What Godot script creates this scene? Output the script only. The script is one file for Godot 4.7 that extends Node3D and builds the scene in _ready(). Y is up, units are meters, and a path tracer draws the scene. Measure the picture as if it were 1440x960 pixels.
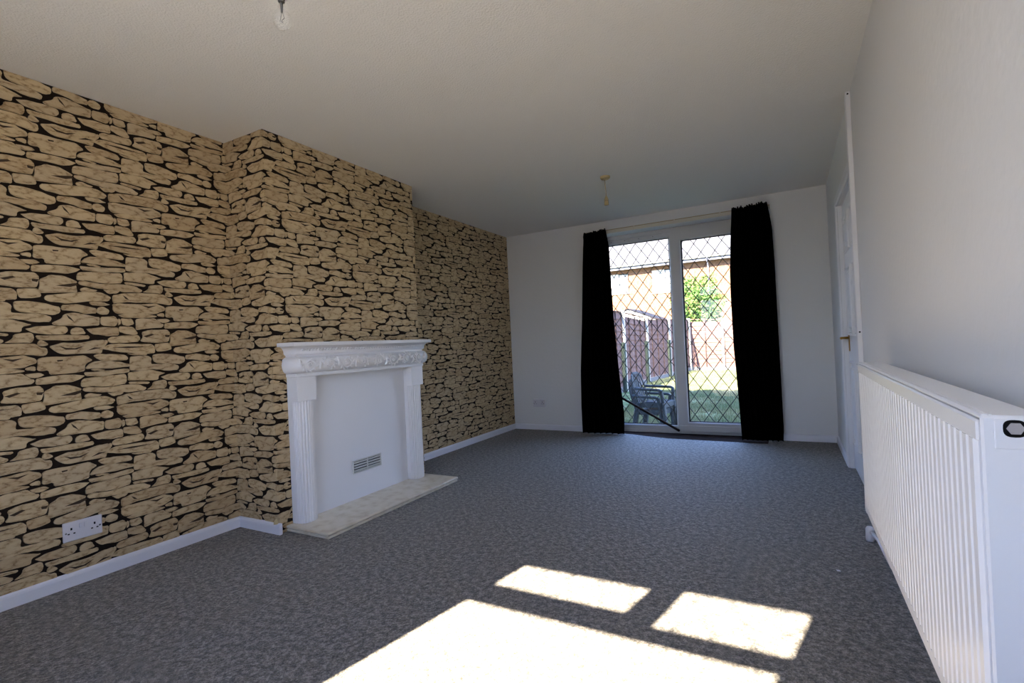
extends Node3D
# An empty living room: stone-print wallpaper on the left, white fire surround, patio door with black curtains, radiator on the right.
# x runs to the right, y up, z from the patio-door wall towards the camera. Units are metres.

const H := 2.4          # ceiling
const W := 3.4194       # right wall
const D := 0.3719       # chimney breast depth
const Z1 := 3.6097      # near side of the chimney breast
const Z2 := 2.2582      # far side of the chimney breast
const ZN := 5.9         # wall behind the camera
const G := -0.33        # garden level

var rng := RandomNumberGenerator.new()
var used := {}
var stones: Array = []          # outlines of the wallpaper's stones, one repeat
var stone_meshes: Array = []
var stone_area: Array = []
var creases := {}               # dark cracks printed on some of the stones
var stone_mats: Array = []
var M := {}

# ---------------------------------------------------------------- helpers
class Shape:
	var st := SurfaceTool.new()
	var n := 0
	func _init(smooth := false) -> void:
		st.begin(Mesh.PRIMITIVE_TRIANGLES)
		st.set_smooth_group(0 if smooth else -1)
	func smooth(on: bool) -> void:
		st.set_smooth_group(0 if on else -1)
	func tri(a: Vector3, b: Vector3, c: Vector3) -> void:      # counter-clockwise seen from outside
		st.add_vertex(a); st.add_vertex(c); st.add_vertex(b); n += 1
	func quad(a: Vector3, b: Vector3, c: Vector3, d: Vector3) -> void:
		tri(a, b, c); tri(a, c, d)
	func tri_out(a: Vector3, b: Vector3, c: Vector3, mid: Vector3) -> void:
		if (b - a).cross(c - a).dot((a + b + c) / 3.0 - mid) < 0.0: tri(a, c, b)
		else: tri(a, b, c)
	func box(lo: Vector3, hi: Vector3, ch := 0.0, t := Transform3D()) -> void:
		var mid := (lo + hi) / 2.0
		var e := (hi - lo) / 2.0
		ch = minf(ch, minf(e.x, minf(e.y, e.z)) * 0.9)
		if ch <= 0.0:
			for ax in 3:
				for s in [-1.0, 1.0]:
					var p := []
					for k in [[-1, -1], [1, -1], [1, 1], [-1, 1]]:
						var v := Vector3()
						v[ax] = s * e[ax]; v[(ax + 1) % 3] = k[0] * e[(ax + 1) % 3]; v[(ax + 2) % 3] = k[1] * e[(ax + 2) % 3]
						p.append(t * (mid + v))
					tri_out(p[0], p[1], p[2], t * mid); tri_out(p[0], p[2], p[3], t * mid)
			return
		for ax in 3:
			var b := (ax + 1) % 3
			var c := (ax + 2) % 3
			for s in [-1.0, 1.0]:
				var p := []
				for k in [[-1, -1], [1, -1], [1, 1], [-1, 1]]:
					var v := Vector3()
					v[ax] = s * e[ax]; v[b] = k[0] * (e[b] - ch); v[c] = k[1] * (e[c] - ch)
					p.append(t * (mid + v))
				tri_out(p[0], p[1], p[2], t * mid); tri_out(p[0], p[2], p[3], t * mid)
				for s2 in [-1.0, 1.0]:      # chamfer between face ax and face b
					var q := []
					for k in [[0, -1], [1, -1], [1, 1], [0, 1]]:
						var v := Vector3()
						v[ax] = s * (e[ax] - (ch if k[0] else 0.0)); v[b] = s2 * (e[b] - (0.0 if k[0] else ch)); v[c] = k[1] * (e[c] - ch)
						q.append(t * (mid + v))
					tri_out(q[0], q[1], q[2], t * mid); tri_out(q[0], q[2], q[3], t * mid)
		for sx in [-1.0, 1.0]:
			for sy in [-1.0, 1.0]:
				for sz in [-1.0, 1.0]:
					var s := Vector3(sx, sy, sz)
					var q := []
					for ax in 3:
						var v := Vector3()
						for k in 3: v[k] = s[k] * (e[k] - (0.0 if k == ax else ch))
						q.append(t * (mid + v))
					tri_out(q[0], q[1], q[2], t * mid)
	func bar(a: Vector3, b: Vector3, w: float, h: float, up := Vector3.UP, ch := 0.0) -> void:   # a rectangular bar from a to b
		var z := (b - a).normalized()
		var x := up.cross(z).normalized()
		var y := z.cross(x)
		box(Vector3(-w / 2, -h / 2, 0), Vector3(w / 2, h / 2, (b - a).length()), ch, Transform3D(Basis(x, y, z), a))
	func extrude(poly: PackedVector2Array, o: Vector3, ax: Vector3, ay: Vector3, along: Vector3, caps := true) -> void:
		var area := 0.0
		for i in poly.size(): area += poly[i].cross(poly[(i + 1) % poly.size()])
		var p := poly.duplicate()
		if (area > 0.0) != (ax.cross(ay).dot(along) > 0.0): p.reverse()
		var at := func(v: Vector2) -> Vector3: return o + ax * v.x + ay * v.y
		for i in p.size():
			var a: Vector3 = at.call(p[i])
			var b: Vector3 = at.call(p[(i + 1) % p.size()])
			quad(a, b, b + along, a + along)
		if caps:
			var idx := Geometry2D.triangulate_polygon(p)
			for i in range(0, idx.size(), 3):
				var a: Vector3 = at.call(p[idx[i]])
				var b: Vector3 = at.call(p[idx[i + 1]])
				var c: Vector3 = at.call(p[idx[i + 2]])
				if (b - a).cross(c - a).dot(along) > 0.0:
					var k := b
					b = c
					c = k
				tri(a, b, c)
				tri(a + along, c + along, b + along)
	func tube(pts: Array, radii: Array, sides := 8, caps := true) -> void:
		var rings := []
		var x := Vector3()
		for i in pts.size():
			var z: Vector3 = (pts[mini(i + 1, pts.size() - 1)] - pts[maxi(i - 1, 0)]).normalized()
			if i == 0: x = z.cross(Vector3.UP if absf(z.y) < 0.9 else Vector3.RIGHT).normalized()
			else: x = (x - z * x.dot(z)).normalized()
			var y := z.cross(x)
			var ring := []
			for k in sides:
				var a := TAU * k / sides
				ring.append(pts[i] + (x * cos(a) + y * sin(a)) * radii[mini(i, radii.size() - 1)])
			rings.append(ring)
		for i in rings.size() - 1:
			for k in sides:
				var k2 := (k + 1) % sides
				quad(rings[i][k], rings[i][k2], rings[i + 1][k2], rings[i + 1][k])
		if caps:
			for k in range(1, sides - 1):
				tri(rings[0][0], rings[0][k + 1], rings[0][k])
				tri(rings[-1][0], rings[-1][k], rings[-1][k + 1])
	func lathe(prof: Array, o: Vector3, up := Vector3.UP, sides := 20) -> void:     # profile of (radius, height), bottom to top
		var x := up.cross(Vector3.RIGHT if absf(up.x) < 0.9 else Vector3.FORWARD).normalized()
		var z := x.cross(up)
		for i in prof.size() - 1:
			for k in sides:
				var a := TAU * k / sides
				var b := TAU * (k + 1) / sides
				var ra := x * cos(a) + z * sin(a)
				var rb := x * cos(b) + z * sin(b)
				var p: Vector2 = prof[i]
				var q: Vector2 = prof[i + 1]
				var c := [o + ra * p.x + up * p.y, o + rb * p.x + up * p.y, o + rb * q.x + up * q.y, o + ra * q.x + up * q.y]
				if p.x > 1e-5: tri(c[0], c[2], c[1])
				if q.x > 1e-5: tri(c[0], c[3], c[2])
	func dome(c: Vector3, n_: Vector3, along: Vector3, len_: float, wid: float, hi: float) -> void:   # a carved petal: a low ridge with pointed ends
		var side := n_.cross(along).normalized()
		var a := c - along * len_ / 2
		var b := c + along * len_ / 2
		var l := c + side * wid / 2
		var r := c - side * wid / 2
		var t := c + n_ * hi
		for q in [[a, r], [r, b], [b, l], [l, a]]: tri(q[0], q[1], t)
	func done() -> ArrayMesh:
		st.generate_normals()
		return st.commit()

func numbered(called: String) -> String:
	if not used.has(called):
		used[called] = 0
		return called
	used[called] += 1
	return "%s_%03d" % [called, used[called]]

func put(called: String, mesh: Mesh, mat: Material, parent: Node = null, label := "") -> MeshInstance3D:
	var o := MeshInstance3D.new()
	o.name = called if parent else numbered(called)
	o.mesh = mesh
	o.material_override = mat
	if label: o.set_meta("label", label)
	(parent if parent else self).add_child(o, true)
	return o

func obj(called: String, s: Shape, mat: Material, parent: Node = null, label := "") -> MeshInstance3D:
	return put(called, s.done(), mat, parent, label)

func tag(o: Node, label: String, category: String, group := "") -> Node:
	o.set_meta("label", label)
	if category: o.set_meta("category", category)
	if group: o.set_meta("group", group)
	return o

func thing(called: String, label: String, category: String, at := Vector3.ZERO, turn := 0.0, group := "") -> Node3D:
	var o := Node3D.new()
	o.name = numbered(called)
	add_child(o)
	o.position = at
	o.rotation.y = turn
	tag(o, label, category, group)
	return o

func structure(o: Node, label: String) -> Node:
	o.set_meta("kind", "structure")
	o.set_meta("label", label)
	return o

func mat(c: Color, rough := 0.8, spec := 0.5) -> StandardMaterial3D:
	var m := StandardMaterial3D.new()
	m.albedo_color = c
	m.roughness = rough
	m.metallic_specular = spec
	return m

func noise_tex(sd: int, freq: float, oct: int, stops: Array, size := 512, type := FastNoiseLite.TYPE_SIMPLEX_SMOOTH) -> NoiseTexture2D:
	var f := FastNoiseLite.new()
	f.seed = sd
	f.noise_type = type
	f.frequency = freq
	f.fractal_octaves = oct
	var t := NoiseTexture2D.new()
	t.width = size; t.height = size
	t.seamless = true
	t.noise = f
	var g := Gradient.new()
	g.offsets = PackedFloat32Array(); g.colors = PackedColorArray()
	var offs := PackedFloat32Array()
	var cols := PackedColorArray()
	for s in stops:
		offs.append(s[0]); cols.append(s[1])
	g.offsets = offs; g.colors = cols
	t.color_ramp = g
	return t

func grey(a: float, b: float, c: float, d: float) -> Array:
	return [[a, Color(b, b, b)], [c, Color(d, d, d)]]

func relief(m: StandardMaterial3D, t: Texture2D, cm: float) -> void:
	m.heightmap_enabled = true
	m.heightmap_texture = t
	m.heightmap_scale = cm

func triplanar(m: StandardMaterial3D, s: Vector3, world := true) -> void:
	m.uv1_triplanar = true
	m.uv1_world_triplanar = world
	m.uv1_scale = s

# ---------------------------------------------------------------- materials
func make_materials() -> void:
	var m := mat(Color(1, 1, 1), 0.72, 0.42)
	m.rim_enabled = true
	m.rim = 0.25
	m.rim_tint = 0.3
	var pile := noise_tex(3, 0.022, 5, [[0.25, Color(0.27, 0.258, 0.24)], [0.5, Color(0.45, 0.428, 0.39)], [0.75, Color(0.66, 0.625, 0.585)]], 2048)
	(pile.noise as FastNoiseLite).fractal_gain = 1.05
	m.albedo_texture = pile
	relief(m, noise_tex(4, 0.09, 3, grey(0.2, 0, 0.8, 1), 1024), 0.3)
	triplanar(m, Vector3(0.55, 0.55, 0.55))
	M.carpet = m
	m = mat(Color(0.915, 0.905, 0.88), 0.9, 0.3)
	relief(m, noise_tex(5, 0.06, 3, grey(0.2, 0, 0.8, 1), 512), 0.12)
	triplanar(m, Vector3(2.5, 2.5, 2.5))
	M.ceiling = m
	m = mat(Color(0.89, 0.89, 0.885), 0.75, 0.35)
	relief(m, noise_tex(6, 0.03, 3, grey(0.2, 0, 0.8, 1), 512), 0.05)
	triplanar(m, Vector3(1.5, 1.5, 1.5))
	M.wall = m
	M.gloss = mat(Color(0.89, 0.89, 0.90), 0.3, 0.5)
	M.skirt = mat(Color(0.90, 0.90, 0.92), 0.4, 0.5)
	M.surround = mat(Color(0.92, 0.915, 0.92), 0.5, 0.45)
	M.panel = mat(Color(0.90, 0.90, 0.91), 0.7, 0.4)
	M.upvc = mat(Color(0.80, 0.80, 0.80), 0.3, 0.5)
	M.sill = mat(Color(0.93, 0.93, 0.93), 0.1, 0.6)
	M.radiator = mat(Color(0.955, 0.955, 0.96), 0.28, 0.5)
	M.plastic = mat(Color(0.85, 0.84, 0.86), 0.35, 0.5)
	M.cream = mat(Color(0.78, 0.70, 0.52), 0.45, 0.5)
	M.batten = mat(Color(0.86, 0.835, 0.78), 0.6, 0.4)
	M.track = mat(Color(0.68, 0.60, 0.46), 0.5, 0.4)
	M.vent_dark = mat(Color(0.22, 0.22, 0.23), 0.8, 0.2)
	M.slot = mat(Color(0.03, 0.03, 0.035), 0.6, 0.3)
	M.louvre = mat(Color(0.80, 0.80, 0.78), 0.45, 0.5)
	m = mat(Color(0.012, 0.011, 0.013), 1.0, 0.06)
	M.curtain = m
	m = mat(Color(1, 1, 1), 0.35, 0.5)
	m.albedo_texture = noise_tex(8, 0.012, 5, [[0.2, Color(0.80, 0.745, 0.645)], [0.38, Color(0.84, 0.797, 0.705)], [0.6, Color(0.86, 0.82, 0.735)], [0.85, Color(0.88, 0.84, 0.77)]], 512)
	triplanar(m, Vector3(1.6, 1.6, 1.6))
	M.marble = m
	m = mat(Color(1, 1, 1), 0.9, 0.15)
	m.albedo_texture = noise_tex(9, 0.03, 4, [[0.2, Color(0.13, 0.09, 0.07)], [0.8, Color(0.24, 0.17, 0.13)]], 256)
	triplanar(m, Vector3(1, 8, 8))
	M.threshold = m
	M.lead = mat(Color(0.17, 0.17, 0.18), 0.55, 0.5)
	M.gasket = mat(Color(0.03, 0.03, 0.03), 0.7, 0.3)
	m = mat(Color(0.95, 0.98, 0.97, 0.06), 0.0, 0.5)
	m.transparency = BaseMaterial3D.TRANSPARENCY_ALPHA
	M.glass = m
	m = mat(Color(0.17, 0.13, 0.11), 0.8, 0.2)
	M.bar = m
	m = mat(Color(0.72, 0.55, 0.25), 0.3, 0.5)
	m.metallic = 0.9
	M.brass = m
	m = mat(Color(0.75, 0.75, 0.77), 0.25, 0.5)
	m.metallic = 0.9
	M.chrome = m
	# wallpaper: the printed joints and four tints of the printed stones
	M.crease = mat(Color(0.27, 0.22, 0.175), 0.9, 0.2)
	M.joint = mat(Color(0.145, 0.115, 0.095), 0.9, 0.2)
	var grain := noise_tex(12, 0.006, 6, [[0.0, Color(0.93, 0.90, 0.86)], [0.35, Color(1.0, 0.99, 0.97)], [0.62, Color(0.95, 0.93, 0.90)], [0.80, Color(0.80, 0.755, 0.70)], [0.95, Color(0.58, 0.52, 0.46)]], 1024)
	var gn := grain.noise as FastNoiseLite
	gn.fractal_type = FastNoiseLite.FRACTAL_RIDGED
	gn.fractal_gain = 0.55
	gn.domain_warp_enabled = true
	gn.domain_warp_amplitude = 35.0
	var crag := noise_tex(13, 0.007, 4, grey(0.15, 0, 0.85, 1), 512, FastNoiseLite.TYPE_SIMPLEX)
	for c in [Color(0.79, 0.71, 0.575), Color(0.755, 0.67, 0.535), Color(0.80, 0.72, 0.58), Color(0.77, 0.695, 0.57)]:
		m = mat(c, 0.85, 0.3)
		m.albedo_texture = grain
		relief(m, crag, 0.3)
		triplanar(m, Vector3(1.5, 3.6, 1.5), false)
		stone_mats.append(m)
	# garden
	m = mat(Color(1, 1, 1), 0.95, 0.2)
	m.albedo_texture = noise_tex(15, 0.02, 5, [[0.25, Color(0.30, 0.34, 0.21)], [0.5, Color(0.38, 0.41, 0.26)], [0.7, Color(0.50, 0.47, 0.34)]], 512)
	triplanar(m, Vector3(0.25, 0.25, 0.25))
	M.lawn = m
	m = mat(Color(1, 1, 1), 0.9, 0.2)
	m.vertex_color_use_as_albedo = true
	m.backlight_enabled = true
	m.backlight = Color(0.25, 0.3, 0.1)
	M.blade = m
	m = mat(Color(1, 1, 1), 0.9, 0.2)
	m.albedo_texture = noise_tex(16, 0.02, 4, [[0.2, Color(0.36, 0.275, 0.25)], [0.8, Color(0.45, 0.355, 0.33)]], 256)
	triplanar(m, Vector3(0.6, 6.0, 0.6))
	M.fence = m
	M.post = mat(Color(0.70, 0.67, 0.62), 0.9, 0.2)
	M.spur = mat(Color(0.22, 0.25, 0.22), 0.95, 0.2)
	M.gravel = mat(Color(0.42, 0.41, 0.40), 0.95, 0.2)
	M.drive = mat(Color(0.50, 0.49, 0.47), 0.95, 0.2)
	M.batten_dark = mat(Color(0.24, 0.19, 0.18), 0.9, 0.2)
	M.chair = mat(Color(0.12, 0.17, 0.20), 0.6, 0.35)
	m = mat(Color(1, 1, 1), 0.95, 0.2)
	m.albedo_texture = noise_tex(17, 0.05, 4, [[0.2, Color(0.40, 0.30, 0.235)], [0.8, Color(0.50, 0.385, 0.31)]], 256)
	triplanar(m, Vector3(0.5, 0.5, 0.5))
	M.brick = m
	m = mat(Color(1, 1, 1), 0.9, 0.3)
	m.albedo_texture = noise_tex(18, 0.04, 4, [[0.2, Color(0.30, 0.30, 0.31)], [0.8, Color(0.40, 0.395, 0.395)]], 256)
	triplanar(m, Vector3(0.5, 0.5, 0.5))
	M.rooftile = m
	M.fascia = mat(Color(0.40, 0.41, 0.46), 0.7, 0.3)
	M.felt = mat(Color(0.15, 0.15, 0.17), 0.9, 0.2)
	M.shed = mat(Color(0.80, 0.76, 0.70), 0.8, 0.3)
	M.net = mat(Color(0.86, 0.86, 0.86), 0.8, 0.3)
	M.bark = mat(Color(0.25, 0.19, 0.14), 0.95, 0.2)

# ---------------------------------------------------------------- wallpaper stones
func stone(v: Array) -> void:
	var p := PackedVector2Array()
	for i in range(0, v.size(), 2): p.append(Vector2(v[i], v[i + 1]) / 1000.0)
	var big := Geometry2D.offset_polygon(p, 0.0012, Geometry2D.JOIN_MITER)
	if big.size() > 0: p = big[0]
	# cut the corners and let the edges wander a little, as the print does
	var r := RandomNumberGenerator.new()
	r.seed = 100 + stones.size()
	var q := PackedVector2Array()
	var size := p.size()
	for i in size:
		var a := p[i]
		var b := p[(i + 1) % size]
		var l := a.distance_to(b)
		if l < 0.006: 
			q.append((a + b) / 2.0)
			continue
		var cut := minf(0.3, 0.0055 / l)
		var n := (b - a).orthogonal() / l
		q.append(a.lerp(b, cut))
		if l > 0.03: q.append(a.lerp(b, r.randf_range(0.35, 0.65)) + n * r.randf_range(-0.0022, 0.0022))
		q.append(a.lerp(b, 1.0 - cut))
	stones.append(q)

func stone_shape(s: Shape, p: PackedVector2Array, t := Transform3D(), rise := 0.003) -> void:
	var n := p.size()
	var area := 0.0
	for i in n: area += p[i].cross(p[(i + 1) % n])
	if area < 0.0: p.reverse()
	var inner := PackedVector2Array()
	for i in n:
		var e1 := (p[i] - p[(i + n - 1) % n]).normalized()
		var e2 := (p[(i + 1) % n] - p[i]).normalized()
		var d := (e1 + e2).normalized()
		inner.append(p[i] + Vector2(-d.y, d.x) * 0.0011)
	var rises := PackedFloat32Array()       # the face is faceted: every corner has its own height
	for i in n: rises.append(rise * (0.75 + 0.9 * absf(fmod(sin(p[i].x * 9173.0 + p[i].y * 5417.0) * 437.5, 1.0))))
	var idx := Geometry2D.triangulate_polygon(inner)
	if idx.is_empty():
		inner = p
		idx = Geometry2D.triangulate_polygon(p)
	for i in n:
		var j := (i + 1) % n
		s.quad(t * Vector3(p[i].x, p[i].y, 0), t * Vector3(p[j].x, p[j].y, 0), t * Vector3(inner[j].x, inner[j].y, rises[j]), t * Vector3(inner[i].x, inner[i].y, rises[i]))
	for i in range(0, idx.size(), 3):
		var k := [idx[i], idx[i + 1], idx[i + 2]]
		if (inner[k[1]] - inner[k[0]]).cross(inner[k[2]] - inner[k[0]]) < 0.0: k.reverse()
		var v := k.map(func(j): return t * Vector3(inner[j].x, inner[j].y, rises[j]))
		s.tri(v[0], v[1], v[2])

# papers one face: o is its left end at the floor, right its direction to the right as seen from the room
func paper(parent: Node3D, o: Vector3, right: Vector3, a0: float, a1: float, y0: float, anchor: Vector2, eye: Vector3, hide: Rect2, seen_from := -99.0) -> void:
	var normal := right.cross(Vector3.UP)
	var frame := Transform3D(Basis(right, Vector3.UP, normal), o)
	var rect := PackedVector2Array([Vector2(a0, y0), Vector2(a1, y0), Vector2(a1, H), Vector2(a0, H)])
	var found := []
	for i in range(floori((a0 - anchor.x) / 0.557) - 2, ceili((a1 - anchor.x) / 0.557) + 3):
		for j in range(-5, 6):
			var shift := anchor + Vector2(i * 0.557, j * 0.5265 + (0.26325 if posmod(i, 2) else 0.0))
			for k in stones.size():
				var p: PackedVector2Array = stones[k]
				var lo := Vector2(99, 99)
				var hi := -lo
				for v in p:
					lo = lo.min(v + shift); hi = hi.max(v + shift)
				if hi.x <= a0 + 0.002 or lo.x >= a1 - 0.002 or hi.y <= y0 + 0.002 or lo.y >= H - 0.002: continue
				if hide.encloses(Rect2(lo, hi - lo)): continue
				var c := (lo + hi) / 2.0
				var whole := lo.x >= a0 and hi.x <= a1 and lo.y >= y0 and hi.y <= H
				var at: Vector3 = frame * Vector3(c.x, c.y, 0)
				var to := eye - at
				var score: float = stone_area[k] * maxf(0.02, to.normalized().dot(normal)) / to.length_squared()
				if c.x < seen_from: score = 0.0
				found.append({"k": k, "shift": shift, "whole": whole, "score": score})
	found.sort_custom(func(p, q): return p.score > q.score)
	var rest := Shape.new()
	for n in found.size():
		var f: Dictionary = found[n]
		var loose: bool = n < 300 and f.score > 0.0
		if f.whole and loose:
			var s := put("stone", stone_meshes[f.k], stone_mats[(f.k + n) % 4], parent)
			s.transform = frame * Transform3D(Basis(), Vector3(f.shift.x, f.shift.y, 0))
			if creases.has(f.k):
				s.material_override = null
				s.set_surface_override_material(0, stone_mats[(f.k + n) % 4])
				s.set_surface_override_material(1, M.crease)
			continue
		var moved := PackedVector2Array()
		for v in stones[f.k]: moved.append(v + f.shift)
		var pieces: Array = [moved] if f.whole else Geometry2D.intersect_polygons(moved, rect)
		for p in pieces:
			if p.size() < 3: continue
			if loose:
				var sh := Shape.new()
				var back := PackedVector2Array()
				for v in p: back.append(v - f.shift)
				stone_shape(sh, back)
				var s := obj("stone", sh, stone_mats[(f.k + n) % 4], parent)
				s.transform = frame * Transform3D(Basis(), Vector3(f.shift.x, f.shift.y, 0))
			else:
				stone_shape(rest, p, frame)
	if rest.n > 0:
		var r := obj("stones", rest, stone_mats[0], parent)
		r.set_meta("kind", "stuff")

func make_stones() -> void:
	stone([-3, 522, 31, 529, 96, 527, 175, 531, 207, 507, 175, 486, 174, 455, 107, 447, 39, 447, 36, 469, 9, 465, -5, 469])
	stone([-11, 431, 53, 439, 133, 439, 172, 431, 153, 416, 118, 404, 65, 406, -13, 404])
	stone([16, 368, 55, 392, 104, 392, 158, 368, 151, 359, 156, 315, 115, 313, 9, 304, 16, 339])
	stone([-152, 451, -125, 458, -59, 458, -44, 442, -15, 425, -24, 409, -73, 406, -124, 400, -153, 395])
	stone([-47, 482, -12, 488, -11, 467, -45, 473])
	stone([-48, 453, 3, 457, 18, 446, -11, 434, -38, 440])
	stone([-231, 472, -181, 484, -106, 484, -49, 471, -53, 466, -95, 462, -153, 460, -212, 460])
	stone([-126, 382, -80, 395, 0, 397, 15, 377, 4, 329, -46, 325, -88, 327, -135, 335, -120, 356])
	stone([-65, 316, 10, 323, 20, 287, -29, 277, -57, 277])
	stone([-221, 454, -171, 454, -161, 426, -189, 416, -215, 423])
	stone([-233, 453, -223, 451, -222, 426, -233, 419])
	stone([-230, 412, -167, 410, -144, 375, -162, 368, -201, 374, -230, 385])
	stone([-197, 270, -149, 272, -102, 267, -109, 258, -172, 261])
	stone([-186, 252, -103, 255, -84, 241, -89, 217, -87, 207, -44, 207, 6, 207, 54, 191, 49, 170, 4, 167, -46, 177, -85, 182, -141, 176, -190, 183])
	stone([-78, 258, -30, 263, 33, 255, 87, 240, 87, 214, 63, 202, -7, 208, -56, 212, -75, 224])
	stone([35, 293, 114, 308, 198, 322, 256, 321, 297, 298, 284, 279, 196, 274, 112, 259, 46, 266, 29, 277])
	stone([93, 249, 153, 257, 232, 239, 232, 216, 186, 211, 138, 224, 92, 227])
	stone([202, 270, 261, 273, 290, 261, 253, 253, 210, 257])
	stone([236, 242, 260, 250, 287, 233, 281, 212, 251, 209, 232, 220])
	stone([54, 163, 93, 186, 100, 205, 138, 215, 214, 200, 245, 194, 241, 155, 177, 150, 108, 152, 61, 155])
	stone([249, 196, 310, 202, 325, 179, 312, 151, 256, 154, 246, 166])
	stone([-40, 135, -3, 147, 55, 151, 108, 147, 115, 128, 100, 111, 40, 109, -17, 118])
	stone([126, 134, 149, 144, 173, 138, 184, 112, 147, 108, 124, 110])
	stone([188, 135, 256, 145, 323, 143, 324, 103, 276, 100, 211, 110])
	stone([-198, 169, -147, 174, -88, 178, -49, 164, -20, 155, -53, 145, -56, 121, -114, 123, -200, 129])
	stone([-197, 120, -155, 119, -98, 112, -103, 103, -155, 106, -194, 110])
	stone([-111, 73, -85, 90, -82, 109, -48, 116, -17, 115, -12, 91, -22, 71, -68, 71])
	stone([-7, 104, 53, 104, 147, 106, 197, 103, 198, 87, 139, 81, 65, 83, 1, 85])
	stone([-1, 72, 10, 85, 32, 71, 39, 61, 19, 54, 0, 57])
	stone([-253, 47, -207, 59, -122, 67, -62, 67, -6, 65, 6, 48, 31, 46, 35, 22, 23, 9, -21, 15, -100, 18, -181, 17, -252, 7])
	stone([41, 52, 91, 69, 159, 66, 216, 79, 260, 80, 270, 60, 249, 31, 246, 13, 185, 15, 102, 13, 76, 19])
	stone([-255, 2, -226, 7, -170, 5, -94, 9, -52, 15, -9, -4, -5, -22, -54, -43, -143, -42, -239, -47, -255, -30])
	stone([-283, 347, -265, 359, -216, 364, -143, 367, -135, 348, -144, 333, -217, 327, -266, 327, -279, 332])
	stone([-307, 299, -282, 318, -239, 323, -162, 320, -80, 317, -64, 299, -67, 269, -100, 266, -197, 276, -262, 286])
	stone([-346, 266, -320, 273, -273, 270, -209, 263, -196, 251, -198, 237, -253, 237, -311, 239, -331, 249])
	stone([-379, 209, -347, 235, -290, 237, -232, 228, -187, 213, -189, 202, -265, 197, -340, 201, -378, 201])
	stone([-387, 184, -363, 183, -297, 186, -244, 190, -193, 190, -192, 173, -256, 167, -319, 162, -379, 166])
	stone([-358, 197, -333, 200, -300, 190, -313, 186, -348, 190])
	stone([-400, 137, -392, 152, -308, 160, -212, 164, -205, 144, -211, 114, -268, 106, -321, 108, -361, 116, -400, 114])
	stone([-395, 105, -371, 112, -300, 101, -225, 107, -147, 101, -114, 82, -125, 70, -205, 67, -226, 74, -296, 78, -347, 84, -391, 92])
	stone([-389, 71, -367, 80, -319, 68, -327, 61, -385, 57])
	stone([-291, 73, -259, 74, -221, 71, -232, 59, -269, 54])
	stone([-298, -188, -286, -182, -282, -198, -297, -211])
	creases[2] = creases.get(2, []) + [[72, 343, 151, 361, 159, 351, 129, 340, 102, 341]]
	creases[30] = creases.get(30, []) + [[77, 53, 103, 44, 137, 41, 176, 53, 144, 35, 103, 35]]
	creases[30] = creases.get(30, []) + [[186, 28, 215, 43, 248, 41, 215, 34]]
	creases[18] = creases.get(18, []) + [[258, 233, 282, 237, 281, 227, 263, 226]]
	creases[19] = creases.get(19, []) + [[110, 205, 117, 187, 139, 169, 126, 189]]
	creases[7] = creases.get(7, []) + [[-121, 361, -80, 374, -67, 369, -105, 354]]
	creases[7] = creases.get(7, []) + [[-13, 367, 12, 367, 6, 354, -11, 356]]
	creases[31] = creases.get(31, []) + [[-124, 1, -89, -3, -51, 2, -89, -13]]
	creases[29] = creases.get(29, []) + [[-209, 50, -197, 32, -180, 26, -194, 41]]
	creases[0] = creases.get(0, []) + [[66, 513, 89, 514, 88, 508, 69, 506]]
	creases[33] = [[-267, 303, -196, 308, -98, 303, -185, 299]]
	for p in stones:
		var s := Shape.new()
		stone_shape(s, p.duplicate())
		var made := s.done()
		var n := stone_meshes.size()
		if creases.has(n):
			var dark := Shape.new()
			for v in creases[n]:
				var c := PackedVector2Array()
				for i in range(0, v.size(), 2): c.append(Vector2(v[i], v[i + 1]) / 1000.0)
				dark.extrude(c, Vector3(0, 0, 0.002), Vector3.RIGHT, Vector3.UP, Vector3(0, 0, 0.0035))
			dark.st.generate_normals()
			made = dark.st.commit(made)
		stone_meshes.append(made)
		var area := 0.0
		for i in p.size(): area += p[i].cross(p[(i + 1) % p.size()])
		stone_area.append(absf(area) / 2.0)

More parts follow.
